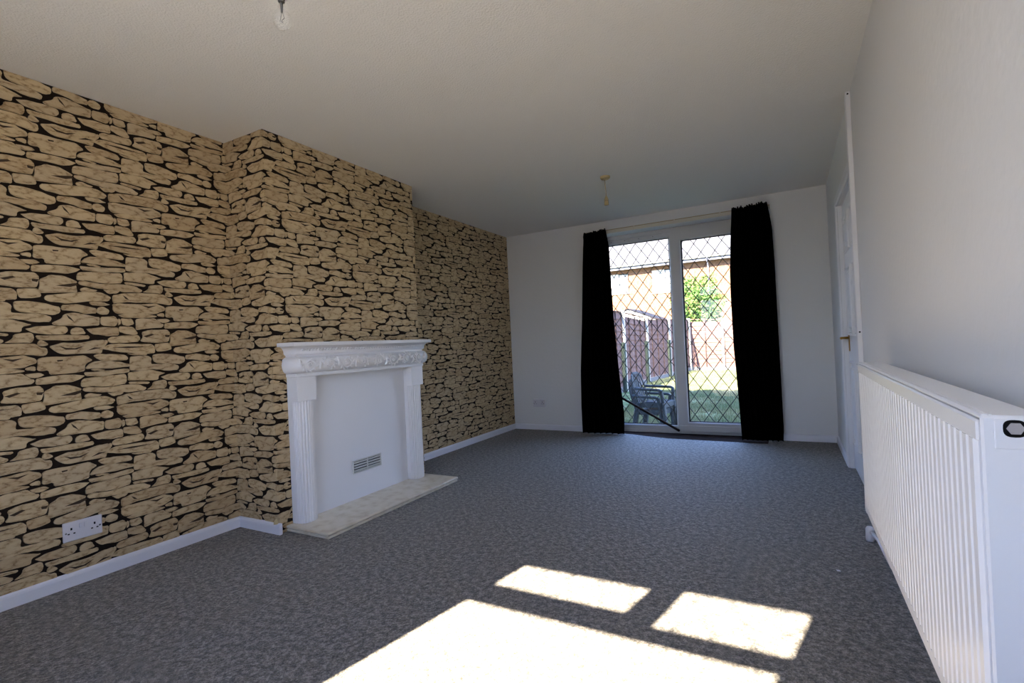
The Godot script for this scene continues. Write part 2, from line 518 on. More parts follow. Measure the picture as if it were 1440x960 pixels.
# ---------------------------------------------------------------- the room
func room() -> void:
	var s := Shape.new()
	s.box(Vector3(-0.3, -0.25, -0.3), Vector3(W + 0.3, -0.012, ZN + 0.25))
	structure(obj("floor_base", s, M.threshold), "dark wooden threshold and sub floor showing at the patio door")
	# the carpet, cut back in a slightly crooked line in front of the patio door
	s = Shape.new()
	var cut := PackedVector2Array([Vector2(0, 0), Vector2(1.10, 0), Vector2(1.36, 0.02), Vector2(1.52, 0.05), Vector2(1.66, 0.11), Vector2(1.90, 0.18), Vector2(2.30, 0.20), Vector2(2.62, 0.21), Vector2(2.84, 0.21), Vector2(2.84, 0), Vector2(W + 0.05, 0), Vector2(W + 0.05, ZN), Vector2(0, ZN)])
	s.extrude(cut, Vector3(0, -0.012, 0), Vector3.RIGHT, Vector3.BACK, Vector3(0, 0.012, 0))
	structure(obj("floor", s, M.carpet), "dark grey brown carpet over the whole floor")
	s = Shape.new()
	s.box(Vector3(-0.3, H, -0.3), Vector3(W + 0.3, H + 0.2, ZN + 0.25))
	structure(obj("ceiling", s, M.ceiling), "plain white textured ceiling")
	# far wall with the patio door opening
	s = Shape.new()
	s.box(Vector3(-0.3, -0.3, -0.3), Vector3(1.10, H + 0.1, 0))
	s.box(Vector3(2.84, -0.3, -0.3), Vector3(W + 0.3, H + 0.1, 0))
	s.box(Vector3(1.10, 2.25, -0.3), Vector3(2.84, H + 0.1, 0))
	structure(obj("wall_far", s, M.wall), "white far wall around the patio door")
	# right wall with the recess of the door
	s = Shape.new()
	s.box(Vector3(W + 0.07, -0.3, -0.3), Vector3(W + 0.3, H + 0.1, ZN + 0.25))
	s.box(Vector3(W, -0.02, 0), Vector3(W + 0.07, H, 0.99))
	s.box(Vector3(W, -0.02, 1.93), Vector3(W + 0.07, H, ZN))
	s.box(Vector3(W, 1.985, 0.99), Vector3(W + 0.07, H, 1.93))
	structure(obj("wall_right", s, M.wall), "white right hand wall behind the radiator")
	# wall behind the camera, with the window that lets the sun in
	s = Shape.new()
	s.box(Vector3(-0.3, -0.3, ZN), Vector3(1.29, H + 0.1, ZN + 0.25))
	s.box(Vector3(2.57, -0.3, ZN), Vector3(W + 0.3, H + 0.1, ZN + 0.25))
	s.box(Vector3(1.29, 2.25, ZN), Vector3(2.57, H + 0.1, ZN + 0.25))
	s.box(Vector3(1.29, -0.3, ZN), Vector3(2.57, 0.695, ZN + 0.25))
	structure(obj("wall_near", s, M.wall), "white wall with the front window")
	# upper floor and roof of the house: they shade the garden
	s = Shape.new()
	s.box(Vector3(-6, H + 0.2, -0.3), Vector3(9, 5.45, ZN + 0.25))
	structure(obj("wall_upper", s, M.brick), "upper storey of the house")
	s = Shape.new()
	s.extrude(PackedVector2Array([Vector2(-0.6, 5.45), Vector2(ZN + 0.55, 5.45), Vector2(3.0, 7.6)]), Vector3(-6.2, 0, 0), Vector3(0, 0, 1), Vector3.UP, Vector3(15.4, 0, 0))
	structure(obj("roof", s, M.rooftile), "tiled roof of the house")

	# papered walls
	var eye := Vector3(3.053, 1.052, 5.534)
	var none := Rect2(0, 0, 0, 0)
	s = Shape.new()
	s.box(Vector3(-0.3, -0.3, Z1 - 0.2), Vector3(0, H + 0.1, ZN + 0.25))
	var w := structure(obj("wall_left", s, M.joint), "left wall nearest the camera papered with beige dry stone print")
	paper(w, Vector3(0, 0, Z1), Vector3.FORWARD, Z1 - ZN, 0.0, 0.05, Vector2(Z1 - 3.99, 1.357), eye, none, -1.16)
	s = Shape.new()
	s.box(Vector3(-0.3, -0.3, Z2), Vector3(D, H, Z1))
	w = structure(obj("wall_chimney", s, M.joint), "front of the chimney breast papered with beige dry stone print")
	paper(w, Vector3(D, 0, Z1), Vector3.FORWARD, 0.0, Z1 - Z2, 0.0, Vector2(Z1 - 3.99 - D, 1.357), eye, Rect2(0.09, -0.2, 1.17, 1.30))
	s = Shape.new()
	s.box(Vector3(-0.02, 0, Z1 - 0.01), Vector3(D, H, Z1 + 0.0002))
	w = structure(obj("wall_chimney", s, M.joint), "narrow near side of the chimney breast in stone print paper")
	paper(w, Vector3(0, 0, Z1 + 0.0002), Vector3.RIGHT, 0.0, D, 0.0, Vector2(Z1 - 3.99, 1.357), eye, none)
	s = Shape.new()
	s.box(Vector3(-0.3, -0.3, -0.3), Vector3(0, H + 0.1, Z2 + 0.1))
	w = structure(obj("wall_left", s, M.joint), "alcove wall beyond the chimney breast in stone print paper")
	paper(w, Vector3(0, 0, Z2), Vector3.FORWARD, 0.0, Z2, 0.05, Vector2(Z2 - 1.595, 1.357), eye, none)

	# skirting boards: a flat board with a rounded top edge
	var prof := PackedVector2Array([Vector2(0, 0), Vector2(0.016, 0), Vector2(0.016, 0.048), Vector2(0.013, 0.057), Vector2(0.007, 0.063), Vector2(0, 0.065)])
	s = Shape.new(); s.extrude(prof, Vector3(0, 0, Z1), Vector3.RIGHT, Vector3.UP, Vector3(0, 0, ZN - Z1))
	structure(obj("baseboard_left", s, M.skirt), "white skirting along the near left wall")
	s = Shape.new(); s.extrude(prof, Vector3(0, 0, Z1), Vector3.BACK, Vector3.UP, Vector3(D + 0.022, 0, 0))
	s.box(Vector3(D + 0.001, 0, Z1 - 0.006), Vector3(D + 0.022, 0.064, Z1 + 0.0), 0.003)
	w = structure(obj("baseboard_chimney", s, M.skirt), "short white skirting on the side of the chimney breast, its cut end showing")
	s = Shape.new(true); s.lathe([Vector2(0.016, 0), Vector2(0.014, 0.014), Vector2(0.006, 0.026), Vector2(0, 0.029)], Vector3(D - 0.018, 0.06, Z1 + 0.007), Vector3.UP, 9)
	obj("filler_lump", s, M.cream, w, "yellowed lump of filler")
	s = Shape.new(); s.extrude(prof, Vector3(0, 0, 0), Vector3.RIGHT, Vector3.UP, Vector3(0, 0, Z2))
	structure(obj("baseboard_left", s, M.skirt), "white skirting in the alcove beyond the fireplace")
	s = Shape.new(); s.extrude(prof, Vector3(0, 0, 0), Vector3.BACK, Vector3.UP, Vector3(1.08, 0, 0))
	structure(obj("baseboard_far", s, M.skirt), "white skirting on the far wall left of the patio door")
	s = Shape.new(); s.extrude(prof, Vector3(2.86, 0, 0), Vector3.BACK, Vector3.UP, Vector3(W - 2.86, 0, 0))
	structure(obj("baseboard_far", s, M.skirt), "white skirting on the far wall right of the patio door")
	s = Shape.new(); s.extrude(prof, Vector3(W, 0, 0.016), Vector3.LEFT, Vector3.UP, Vector3(0, 0, 0.914))
	structure(obj("baseboard_right", s, M.skirt), "white skirting between the far corner and the door")
	s = Shape.new(); s.extrude(prof, Vector3(W, 0, 2.10), Vector3.LEFT, Vector3.UP, Vector3(0, 0, ZN - 2.10))
	structure(obj("baseboard_right", s, M.skirt), "white skirting along the right wall behind the radiator")

# a pane of diamond leading: strips clipped to the rectangle
func leading(parent: Node, lo: Vector2, hi: Vector2, z: float, node: Vector2, half: Vector2, wide := 0.0075) -> void:
	var len_ := half.length()
	for way in [1.0, -1.0]:
		var d := Vector2(half.x, half.y * way) / len_
		var step: float = 2.0 * half.x
		for k in range(-40, 41):
			var o := node + Vector2(step * k, 0)
			# clip o + t d to the rectangle
			var t0 := -99.0
			var t1 := 99.0
			for ax in 2:
				var a: float = (lo[ax] - o[ax]) / d[ax]
				var b: float = (hi[ax] - o[ax]) / d[ax]
				t0 = maxf(t0, minf(a, b)); t1 = minf(t1, maxf(a, b))
			if t1 - t0 < 0.02: continue
			var s := Shape.new()
			var p := o + d * t0
			var q := o + d * t1
			s.bar(Vector3(p.x, p.y, z), Vector3(q.x, q.y, z), wide, 0.003, Vector3.BACK)
			obj("lead_strip", s, M.lead, parent)

# a uPVC frame round a pane: outer and inner rectangle, mitred and chamfered towards the glass
func upvc(s: Shape, o0: Vector2, o1: Vector2, i0: Vector2, i1: Vector2, z0: float, z1: float) -> void:
	var b := 0.012
	var oc := [Vector2(o0.x, o0.y), Vector2(o1.x, o0.y), Vector2(o1.x, o1.y), Vector2(o0.x, o1.y)]
	var ic := [Vector2(i0.x, i0.y), Vector2(i1.x, i0.y), Vector2(i1.x, i1.y), Vector2(i0.x, i1.y)]
	var v := func(p: Vector2, z: float) -> Vector3: return Vector3(p.x, p.y, z)
	var mid := (i0 + i1) / 2.0
	for k in 4:
		var a: Vector2 = oc[k]
		var c: Vector2 = oc[(k + 1) % 4]
		var d: Vector2 = ic[k]
		var e: Vector2 = ic[(k + 1) % 4]
		var d2 := d - Vector2(signf(mid.x - d.x), signf(mid.y - d.y)) * b
		var e2 := e - Vector2(signf(mid.x - e.x), signf(mid.y - e.y)) * b
		s.quad(v.call(a, z1), v.call(c, z1), v.call(e2, z1), v.call(d2, z1))
		s.quad(v.call(d2, z1), v.call(e2, z1), v.call(e, z1 - b), v.call(d, z1 - b))
		s.quad(v.call(d, z1 - b), v.call(e, z1 - b), v.call(e, z0), v.call(d, z0))
		s.quad(v.call(c, z1), v.call(a, z1), v.call(a, z0), v.call(c, z0))
		s.quad(v.call(d, z0), v.call(e, z0), v.call(c, z0), v.call(a, z0))

func patio_door() -> void:
	var door := Node3D.new()
	door.name = "door_1"
	add_child(door)
	structure(door, "white sliding patio door with diamond leaded glass")
	var s := Shape.new()
	# outer frame
	s.box(Vector3(1.10, 0.0, -0.27), Vector3(1.15, 2.25, -0.15), 0.004)
	s.box(Vector3(2.79, 0.0, -0.27), Vector3(2.84, 2.25, -0.15), 0.004)
	s.box(Vector3(1.15, 2.205, -0.27), Vector3(2.79, 2.25, -0.17), 0.004)
	s.box(Vector3(1.15, -0.012, -0.27), Vector3(2.79, 0.022, -0.185), 0.004)
	obj("outer_frame", s, M.upvc, door)
	# fixed leaf
	s = Shape.new()
	upvc(s, Vector2(1.15, 0.02), Vector2(1.99, 2.215), Vector2(1.20, 0.078), Vector2(1.936, 2.150), -0.25, -0.19)
	var leaf := obj("fixed_leaf", s, M.upvc, door)
	s = Shape.new()
	for q in [[1.20, 0.078, 1.936, 0.086], [1.20, 2.142, 1.936, 2.150], [1.20, 0.086, 1.207, 2.142], [1.929, 0.086, 1.936, 2.142]]:
		s.box(Vector3(q[0], q[1], -0.222), Vector3(q[2], q[3], -0.206))
	obj("gasket", s, M.gasket, leaf)
	s = Shape.new(); s.quad(Vector3(1.19, 0.07, -0.215), Vector3(1.945, 0.07, -0.215), Vector3(1.945, 2.16, -0.215), Vector3(1.19, 2.16, -0.215))
	obj("glass", s, M.glass, leaf, "clear glass pane")
	leading(leaf, Vector2(1.20, 0.08), Vector2(1.936, 2.15), -0.212, Vector2(1.696, 2.139), Vector2(0.0665, 0.0905))
	for x in [1.29, 1.45, 1.61, 1.77]:
		s = Shape.new(); s.lathe([Vector2(0.004, 0), Vector2(0.0035, 0.001), Vector2(0, 0.001)], Vector3(x, 2.186, -0.190), Vector3.BACK, 8)
		obj("screw_hole", s, M.gasket, leaf)
	# sliding leaf, one track nearer to the room
	s = Shape.new()
	upvc(s, Vector2(1.972, 0.024), Vector2(2.80, 2.205), Vector2(2.072, 0.126), Vector2(2.72, 2.092), -0.188, -0.135)
	s.box(Vector3(1.975, 0.024, -0.137), Vector3(2.80, 0.088, -0.128), 0.003)
	leaf = obj("sliding_leaf", s, M.upvc, door)
	s = Shape.new()
	for q in [[2.072, 0.126, 2.72, 0.133], [2.072, 2.084, 2.72, 2.092], [2.072, 0.133, 2.084, 2.084], [2.713, 0.133, 2.72, 2.084]]:
		s.box(Vector3(q[0], q[1], -0.172), Vector3(q[2], q[3], -0.151))
	obj("gasket", s, M.gasket, leaf)
	s = Shape.new(); s.quad(Vector3(2.06, 0.12, -0.162), Vector3(2.73, 0.12, -0.162), Vector3(2.73, 2.10, -0.162), Vector3(2.06, 2.10, -0.162))
	obj("glass", s, M.glass, leaf, "clear glass pane")
	leading(leaf, Vector2(2.072, 0.126), Vector2(2.72, 2.092), -0.158, Vector2(2.344, 2.04), Vector2(0.0700, 0.0965))
	# security bar wedged across the fixed leaf
	s = Shape.new()
	s.bar(Vector3(1.163, 0.474, -0.165), Vector3(1.972, 0.028, -0.12), 0.022, 0.026, Vector3.BACK, 0.003)
	tag(obj("security_bar", s, M.bar), "dark bar wedged diagonally across the bottom of the patio door", "bar")
	# batten and curtain track over the opening
	s = Shape.new()
	s.box(Vector3(1.03, 2.252, 0.0005), Vector3(2.95, 2.292, 0.022), 0.003)
	structure(obj("trim_1", s, M.batten), "cream timber batten over the patio door")
	var t := thing("curtain_track", "thin brownish curtain track along the batten over the patio door", "curtain track")
	s = Shape.new(); s.box(Vector3(1.03, 2.286, 0.022), Vector3(2.95, 2.292, 0.030), 0.002)
	obj("track", s, M.track, t)
	for x in [1.10, 1.62, 2.05, 2.50, 2.88]:
		s = Shape.new(); s.box(Vector3(x - 0.007, 2.280, 0.0215), Vector3(x + 0.007, 2.296, 0.032), 0.002)
		obj("bracket", s, M.batten, t)

func along(tab: Array, y: float) -> float:      # table of (height, x), highest first
	for i in tab.size() - 1:
		if y >= tab[i + 1].x:
			return lerpf(tab[i + 1].y, tab[i].y, clampf((y - tab[i + 1].x) / (tab[i].x - tab[i + 1].x), 0.0, 1.0))
	return tab[-1].y

func curtain(label: String, left: Array, right: Array, top_l: float, top_r: float, folds: int, sd: int) -> void:
	var t := thing("curtain", label, "curtain", Vector3.ZERO, 0.0, "")
	var r := RandomNumberGenerator.new(); r.seed = sd
	var ph := []
	for k in folds + 2: ph.append(r.randf_range(-0.35, 0.35))
	var nu := folds * 10
	var nv := 60
	var pt := func(i: int, j: int, out: float) -> Vector3:
		var u := float(i) / nu
		var top := lerpf(top_l, top_r, u) + 0.010 * sin(u * 23.0 + sd) + 0.006 * sin(u * 51.0)
		var y := lerpf(0.004, top, float(j) / nv)
		var gather := clampf((y - 2.13) / 0.12, 0.0, 1.0)
		var x := lerpf(along(left, y), along(right, y), u)
		var k: int = int(u * folds)
		var f := u * folds * TAU + lerpf(ph[k], ph[k + 1], fmod(u * folds, 1.0)) * 2.0
		var amp := lerpf(0.036 - 0.012 * clampf(y / 2.2, 0, 1), 0.012, gather) * (0.75 + 0.25 * sin(u * 7.0 + y * 1.3 + sd))
		var z := 0.088 + sin(f) * amp + gather * 0.006 * sin(u * 140.0)
		x += cos(f) * amp * 0.35
		z += 0.006 * sin(y * 3.1 + u * 5.0)
		return Vector3(x, y, z + out)
	var s := Shape.new(true)
	for i in nu:
		for j in nv:
			s.quad(pt.call(i, j, 0.0015), pt.call(i + 1, j, 0.0015), pt.call(i + 1, j + 1, 0.0015), pt.call(i, j + 1, 0.0015))
			s.quad(pt.call(i + 1, j, -0.0015), pt.call(i, j, -0.0015), pt.call(i, j + 1, -0.0015), pt.call(i + 1, j + 1, -0.0015))
	for i in nu:
		s.quad(pt.call(i, nv, 0.0015), pt.call(i + 1, nv, 0.0015), pt.call(i + 1, nv, -0.0015), pt.call(i, nv, -0.0015))
	for j in nv:
		s.quad(pt.call(0, j, -0.0015), pt.call(0, j, 0.0015), pt.call(0, j + 1, 0.0015), pt.call(0, j + 1, -0.0015))
		s.quad(pt.call(nu, j, 0.0015), pt.call(nu, j, -0.0015), pt.call(nu, j + 1, -0.0015), pt.call(nu, j + 1, 0.0015))
	obj("drape", s, M.curtain, t)
	# pencil pleat heading tape with small ruffles
	s = Shape.new(true)
	var n := 26
	for k in n:
		var u := (k + 0.5) / n
		var yt := lerpf(top_l, top_r, u)
		var x := lerpf(along(left, yt), along(right, yt), u)
		s.tube([Vector3(x, yt - 0.075, 0.090), Vector3(x + 0.002, yt - 0.03, 0.097), Vector3(x + r.randf_range(-0.004, 0.004), yt + r.randf_range(-0.006, 0.016), 0.096)], [0.008, 0.0095, 0.006], 6)
	obj("heading", s, M.curtain, t, "gathered heading")

func curtains() -> void:
	curtain("long black curtain hanging left of the patio door", [Vector2(2.29, 1.057), Vector2(1.86, 1.018), Vector2(1.29, 0.981), Vector2(0.72, 0.940), Vector2(0.32, 0.926), Vector2(0.0, 0.926)],
		[Vector2(2.29, 1.315), Vector2(2.10, 1.338), Vector2(1.67, 1.346), Vector2(1.27, 1.358), Vector2(0.72, 1.388), Vector2(0.4, 1.41), Vector2(0.21, 1.422), Vector2(0.0, 1.408)], 2.268, 2.283, 7, 3)
	curtain("long black curtain hanging right of the patio door", [Vector2(2.31, 2.613), Vector2(2.04, 2.588), Vector2(1.69, 2.565), Vector2(1.4, 2.559), Vector2(0.91, 2.562), Vector2(0.55, 2.578), Vector2(0.2, 2.592), Vector2(0.0, 2.60)],
		[Vector2(2.31, 2.925), Vector2(2.22, 2.938), Vector2(2.05, 2.957), Vector2(1.71, 2.964), Vector2(0.83, 2.966), Vector2(0.15, 2.966), Vector2(0.0, 2.958)], 2.288, 2.305, 8, 8)

# ---------------------------------------------------------------- fireplace
func fireplace() -> void:
	# marble hearth: two slabs with a groove between them
	var t := thing("hearth", "cream marble hearth slab on the carpet under the white fire surround", "hearth", Vector3(D, 0, 2.93))
	var s := Shape.new()
	s.box(Vector3(0.002, 0.001, -0.634), Vector3(0.357, 0.016, 0.634), 0.004)
	s.box(Vector3(0.002, 0.015, -0.622), Vector3(0.345, 0.0205, 0.622))
	obj("base_slab", s, M.marble, t)
	s = Shape.new()
	s.box(Vector3(0.002, 0.0202, -0.638), Vector3(0.362, 0.036, 0.638), 0.005)
	obj("top_slab", s, M.marble, t)
	# surround
	t = thing("fire_surround", "white painted fire surround with carved leaf frieze and reeded columns", "fireplace", Vector3(D, 0.036, 2.9325))
	var y0 := 0.036
	s = Shape.new()
	s.box(Vector3(0.001, 0, -0.455), Vector3(0.016, 0.90, 0.455))
	var panel := obj("infill_panel", s, M.panel, t, "plain white board closing the fire opening")
	# ventilation grille
	s = Shape.new()
	var gz := -0.025
	for q in [[0.178, 0.187], [0.259, 0.268]]: s.box(Vector3(0.016, q[0], gz - 0.138), Vector3(0.024, q[1], gz + 0.138), 0.002)
	for z in [-0.138, -0.005, 0.128]: s.box(Vector3(0.016, 0.187, gz + z), Vector3(0.024, 0.259, gz + z + 0.010), 0.002)
	var grille := obj("vent_grille", s, M.louvre, t, "small white slatted ventilation grille")
	s = Shape.new(); s.box(Vector3(0.0155, 0.187, gz - 0.13), Vector3(0.0168, 0.259, gz + 0.13))
	obj("opening", s, M.vent_dark, grille)
	for side in [-0.066, 0.066]:
		for k in 4:
			s = Shape.new()
			var yy := 0.196 + k * 0.018
			s.bar(Vector3(0.0205, yy, gz + side - 0.061), Vector3(0.0205, yy, gz + side + 0.061), 0.013, 0.003, Vector3(0.6, 0.8, 0))
			obj("slat", s, M.louvre, grille)
	# legs: backing post, reeded column, block
	for sg in [-1.0, 1.0]:
		var zc: float = sg * 0.520
		s = Shape.new()
		s.box(Vector3(0.001, 0, zc - 0.0675), Vector3(0.050, 0.885, zc + 0.0675), 0.002)
		var leg := obj("leg", s, M.surround, t)
		s = Shape.new(true)
		var prof := PackedVector2Array()
		prof.append(Vector2(0.062, 0.0)); prof.append(Vector2(-0.062, 0.0))
		var reeds := 10
		var a_prev := PI
		for k in reeds:
			var a0 := PI - PI * k / reeds
			var a1 := PI - PI * (k + 1) / reeds
			for m in 5:
				var a := lerpf(a0, a1, m / 5.0)
				var bump := 0.0062 * sin(PI * m / 5.0)
				prof.append(Vector2(cos(a) * (0.060 + bump), sin(a) * (0.044 + bump)))
		s.smooth(false)
		s.extrude(prof, Vector3(0.049, 0, zc), Vector3(0, 0, -1), Vector3.RIGHT, Vector3(0, 0.735, 0))
		obj("reeded_column", s, M.surround, leg)
		s = Shape.new()
		s.box(Vector3(0.048, 0.733, zc - 0.0685), Vector3(0.098, 0.882, zc + 0.0685), 0.002)
		obj("corner_block", s, M.surround, leg)
	# frieze: one moulded profile returned round both ends
	var fr := PackedVector2Array()    # (projection, height above hearth)
	for q in [[0.0, 0.880], [0.100, 0.880], [0.104, 0.884], [0.104, 0.898], [0.100, 0.901]]: fr.append(Vector2(q[0], q[1]))
	for k in 9:
		var a := -PI / 2 + PI * k / 8.0
		fr.append(Vector2(0.100 + 0.030 * cos(a), 0.953 + 0.050 * sin(a)))
	for q in [[0.100, 1.008], [0.102, 1.012], [0.112, 1.020]]: fr.append(Vector2(q[0], q[1]))
	for k in 6:
		var a := PI * 0.5 * k / 5.0
		fr.append(Vector2(0.112 + 0.030 * (1.0 - cos(a)), 1.022 + 0.044 * sin(a)))
	fr.append(Vector2(0.0, 1.066))
	s = Shape.new(true)
	moulding(s, fr, 0.4885)
	var frieze := obj("frieze", s, M.surround, t)
	s = Shape.new()
	carving(s)
	obj("leaf_carving", s, M.surround, frieze, "carved scrolling leaves")
	s = Shape.new()
	s.box(Vector3(0.001, 1.066, -0.645), Vector3(0.155, 1.090, 0.645), 0.003)
	obj("mantel_shelf", s, M.surround, t)

# sweeps a profile of (projection, height) along the front and both returns; the ends' projection grows with it
func moulding(s: Shape, p: PackedVector2Array, base_z: float) -> void:
	for i in p.size() - 1:
		var a := p[i]
		var b := p[i + 1]
		var za := base_z + a.x * 1.0
		var zb := base_z + b.x * 1.0
		var fa := Vector3(a.x, a.y, za)
		var fb := Vector3(b.x, b.y, zb)
		var ga := Vector3(a.x, a.y, -za)
		var gb := Vector3(b.x, b.y, -zb)
		s.smooth(i > 4 and i < 13 or i > 15)
		s.quad(fa, ga, gb, fb)
		s.quad(Vector3(0, a.y, za), fa, fb, Vector3(0, b.y, zb))
		s.quad(ga, Vector3(0, a.y, -za), Vector3(0, b.y, -zb), gb)

func carving(s: Shape) -> void:
	# position on the bulge: q runs along the frieze, h from -1 to 1 over the bulge
	var at := func(q: float, h: float) -> Array:
		var a := asin(clampf(h, -0.97, 0.97))
		var pos := Vector3(0.1005 + 0.030 * cos(a), 0.953 + 0.050 * sin(a), q)
		var nor := Vector3(cos(a) / 0.030, sin(a) / 0.050, 0).normalized()
		var up := Vector3(-nor.y, nor.x, 0)
		return [pos, nor, up]
	var petal := func(q: float, h: float, ang: float, l: float, w: float, hi: float) -> void:
		var f: Array = at.call(q, h)
		var d: Vector3 = Vector3(0, 0, 1) * cos(ang) + f[2] * sin(ang)
		s.dome(f[0], f[1], d, l, w, hi)
	for sg in [-1.0, 1.0]:
		for m in 4:                       # four scrolls on each half
			var c: float = sg * (0.075 + m * 0.146)
			var up := 1.0 if m % 2 == 0 else -1.0
			# the stem swings round the flower
			for k in 22:
				var a := TAU * 0.86 * k / 21.0
				var r := lerpf(0.040, 0.022, k / 21.0)
				var q: float = c + sg * cos(a) * r * 1.25
				var h: float = up * sin(a) * r / 0.052
				petal.call(q, h, atan2(up * cos(a), -sg * sin(a) * 1.25), 0.016, 0.010, 0.009)
				if k % 2 == 0 and k < 18:
					var a2 := a + 0.2
					petal.call(c + sg * cos(a2) * (r + 0.013) * 1.25, up * sin(a2) * (r + 0.013) / 0.056, atan2(up * sin(a2), sg * cos(a2)) + 0.7 * sg * up, 0.028, 0.012, 0.010)
			for k in 7:                    # flower
				var a := TAU * k / 7.0
				petal.call(c + cos(a) * 0.011, sin(a) * 0.22, a, 0.020, 0.011, 0.012)
			# leaves that fan into the gap before the next scroll
			for k in 6:
				var a := -0.9 + k * 0.36
				petal.call(c + sg * (0.062 + 0.012 * cos(a)), -up * (0.25 + 0.42 * sin(a)), sg * (PI / 2 - a * 0.8), 0.036, 0.012, 0.011)
	for k in 96:                           # small leaves in the cove above
		var q := -0.565 + k * 1.13 / 95.0
		var lean := 0.7 if k % 2 == 0 else -0.7
		var c := Vector3(0.118, 1.043, q)
		s.dome(c, Vector3(0.85, -0.5, 0).normalized(), (Vector3(0.45, 0.8, 0) * 0.8 + Vector3(0, 0, lean)).normalized(), 0.028, 0.009, 0.008)

# ---------------------------------------------------------------- right wall
func right_door() -> void:
	var door := Node3D.new()
	door.name = "door_2"
	add_child(door)
	structure(door, "closed white panel door in the right wall")
	var x := W + 0.028
	var z0 := 0.995
	var z1 := 1.925
	var s := Shape.new()
	s.box(Vector3(x, 0.008, z0), Vector3(x + 0.038, 1.98, z1), 0.002)
	var slab := obj("leaf", s, M.gloss, door)
	# six moulded panels: a raised bead and a raised field
	for zz in [[z0 + 0.11, z0 + 0.425], [z1 - 0.425, z1 - 0.11]]:
		for yy in [[0.20, 0.82], [1.00, 1.50], [1.60, 1.87]]:
			var o0 := Vector2(zz[0], yy[0])
			var o1 := Vector2(zz[1], yy[1])
			var sh := Shape.new()
			door_panel(sh, x, o0, o1)
			obj("panel", sh, M.gloss, slab)
	# architrave: far side, head, and the tall trim on the near side that runs to the ceiling
	s = Shape.new()
	s.box(Vector3(W - 0.016, 0, 0.93), Vector3(W + 0.001, 1.985, 0.99), 0.005)
	s.box(Vector3(W - 0.016, 1.985, 0.93), Vector3(W + 0.001, 2.045, 2.03), 0.005)
	s.box(Vector3(W - 0.001, 0, 0.985), Vector3(W + 0.069, 1.99, 0.994))
	s.box(Vector3(W - 0.001, 1.981, 0.985), Vector3(W + 0.069, 1.99, 1.935))
	obj("architrave", s, M.gloss, door)
	s = Shape.new()
	s.box(Vector3(W - 0.024, 0, 2.03), Vector3(W + 0.001, H, 2.085), 0.003)
	var trim := obj("trim_2", s, M.gloss)
	structure(trim, "narrow white upright trim from floor to ceiling beside the door")
	for y in [2.385, 1.03]:
		s = Shape.new(); s.lathe([Vector2(0.005, 0), Vector2(0.004, 0.0015), Vector2(0, 0.0015)], Vector3(W - 0.012, y, 2.085), Vector3.BACK, 10)
		obj("screw_hole", s, M.slot, trim)
	# brass lever handle on a long plate
	s = Shape.new(); s.box(Vector3(x - 0.006, 0.885, 1.045), Vector3(x, 1.035, 1.085), 0.003)
	var h := obj("door_handle", s, M.brass, door, "brass lever handle on a long plate")
	s = Shape.new(true)
	s.tube([Vector3(x - 0.004, 0.985, 1.065), Vector3(x - 0.045, 0.985, 1.065), Vector3(x - 0.055, 0.985, 1.075), Vector3(x - 0.056, 0.982, 1.12), Vector3(x - 0.056, 0.986, 1.165)], [0.010, 0.008, 0.008, 0.0075, 0.009], 10)
	obj("lever", s, M.brass, h)

func door_panel(s: Shape, x: float, o0: Vector2, o1: Vector2) -> void:
	# rings of (inset, height) towards the room
	var rings := [[0.0, 0.0], [0.008, 0.013], [0.018, 0.012], [0.026, 0.001], [0.042, 0.001], [0.062, 0.011]]
	var corner := func(k: int, r: Array) -> Vector3:
		var z: float = (o0.x + r[0]) if k in [0, 3] else (o1.x - r[0])
		var y: float = (o0.y + r[0]) if k in [0, 1] else (o1.y - r[0])
		return Vector3(x - r[1], y, z)
	for i in rings.size() - 1:
		for k in 4:
			var j := (k + 1) % 4
			s.quad(corner.call(k, rings[i]), corner.call(j, rings[i]), corner.call(j, rings[i + 1]), corner.call(k, rings[i + 1]))
	var e: Array = rings[-1]
	s.quad(corner.call(0, e), corner.call(1, e), corner.call(2, e), corner.call(3, e))

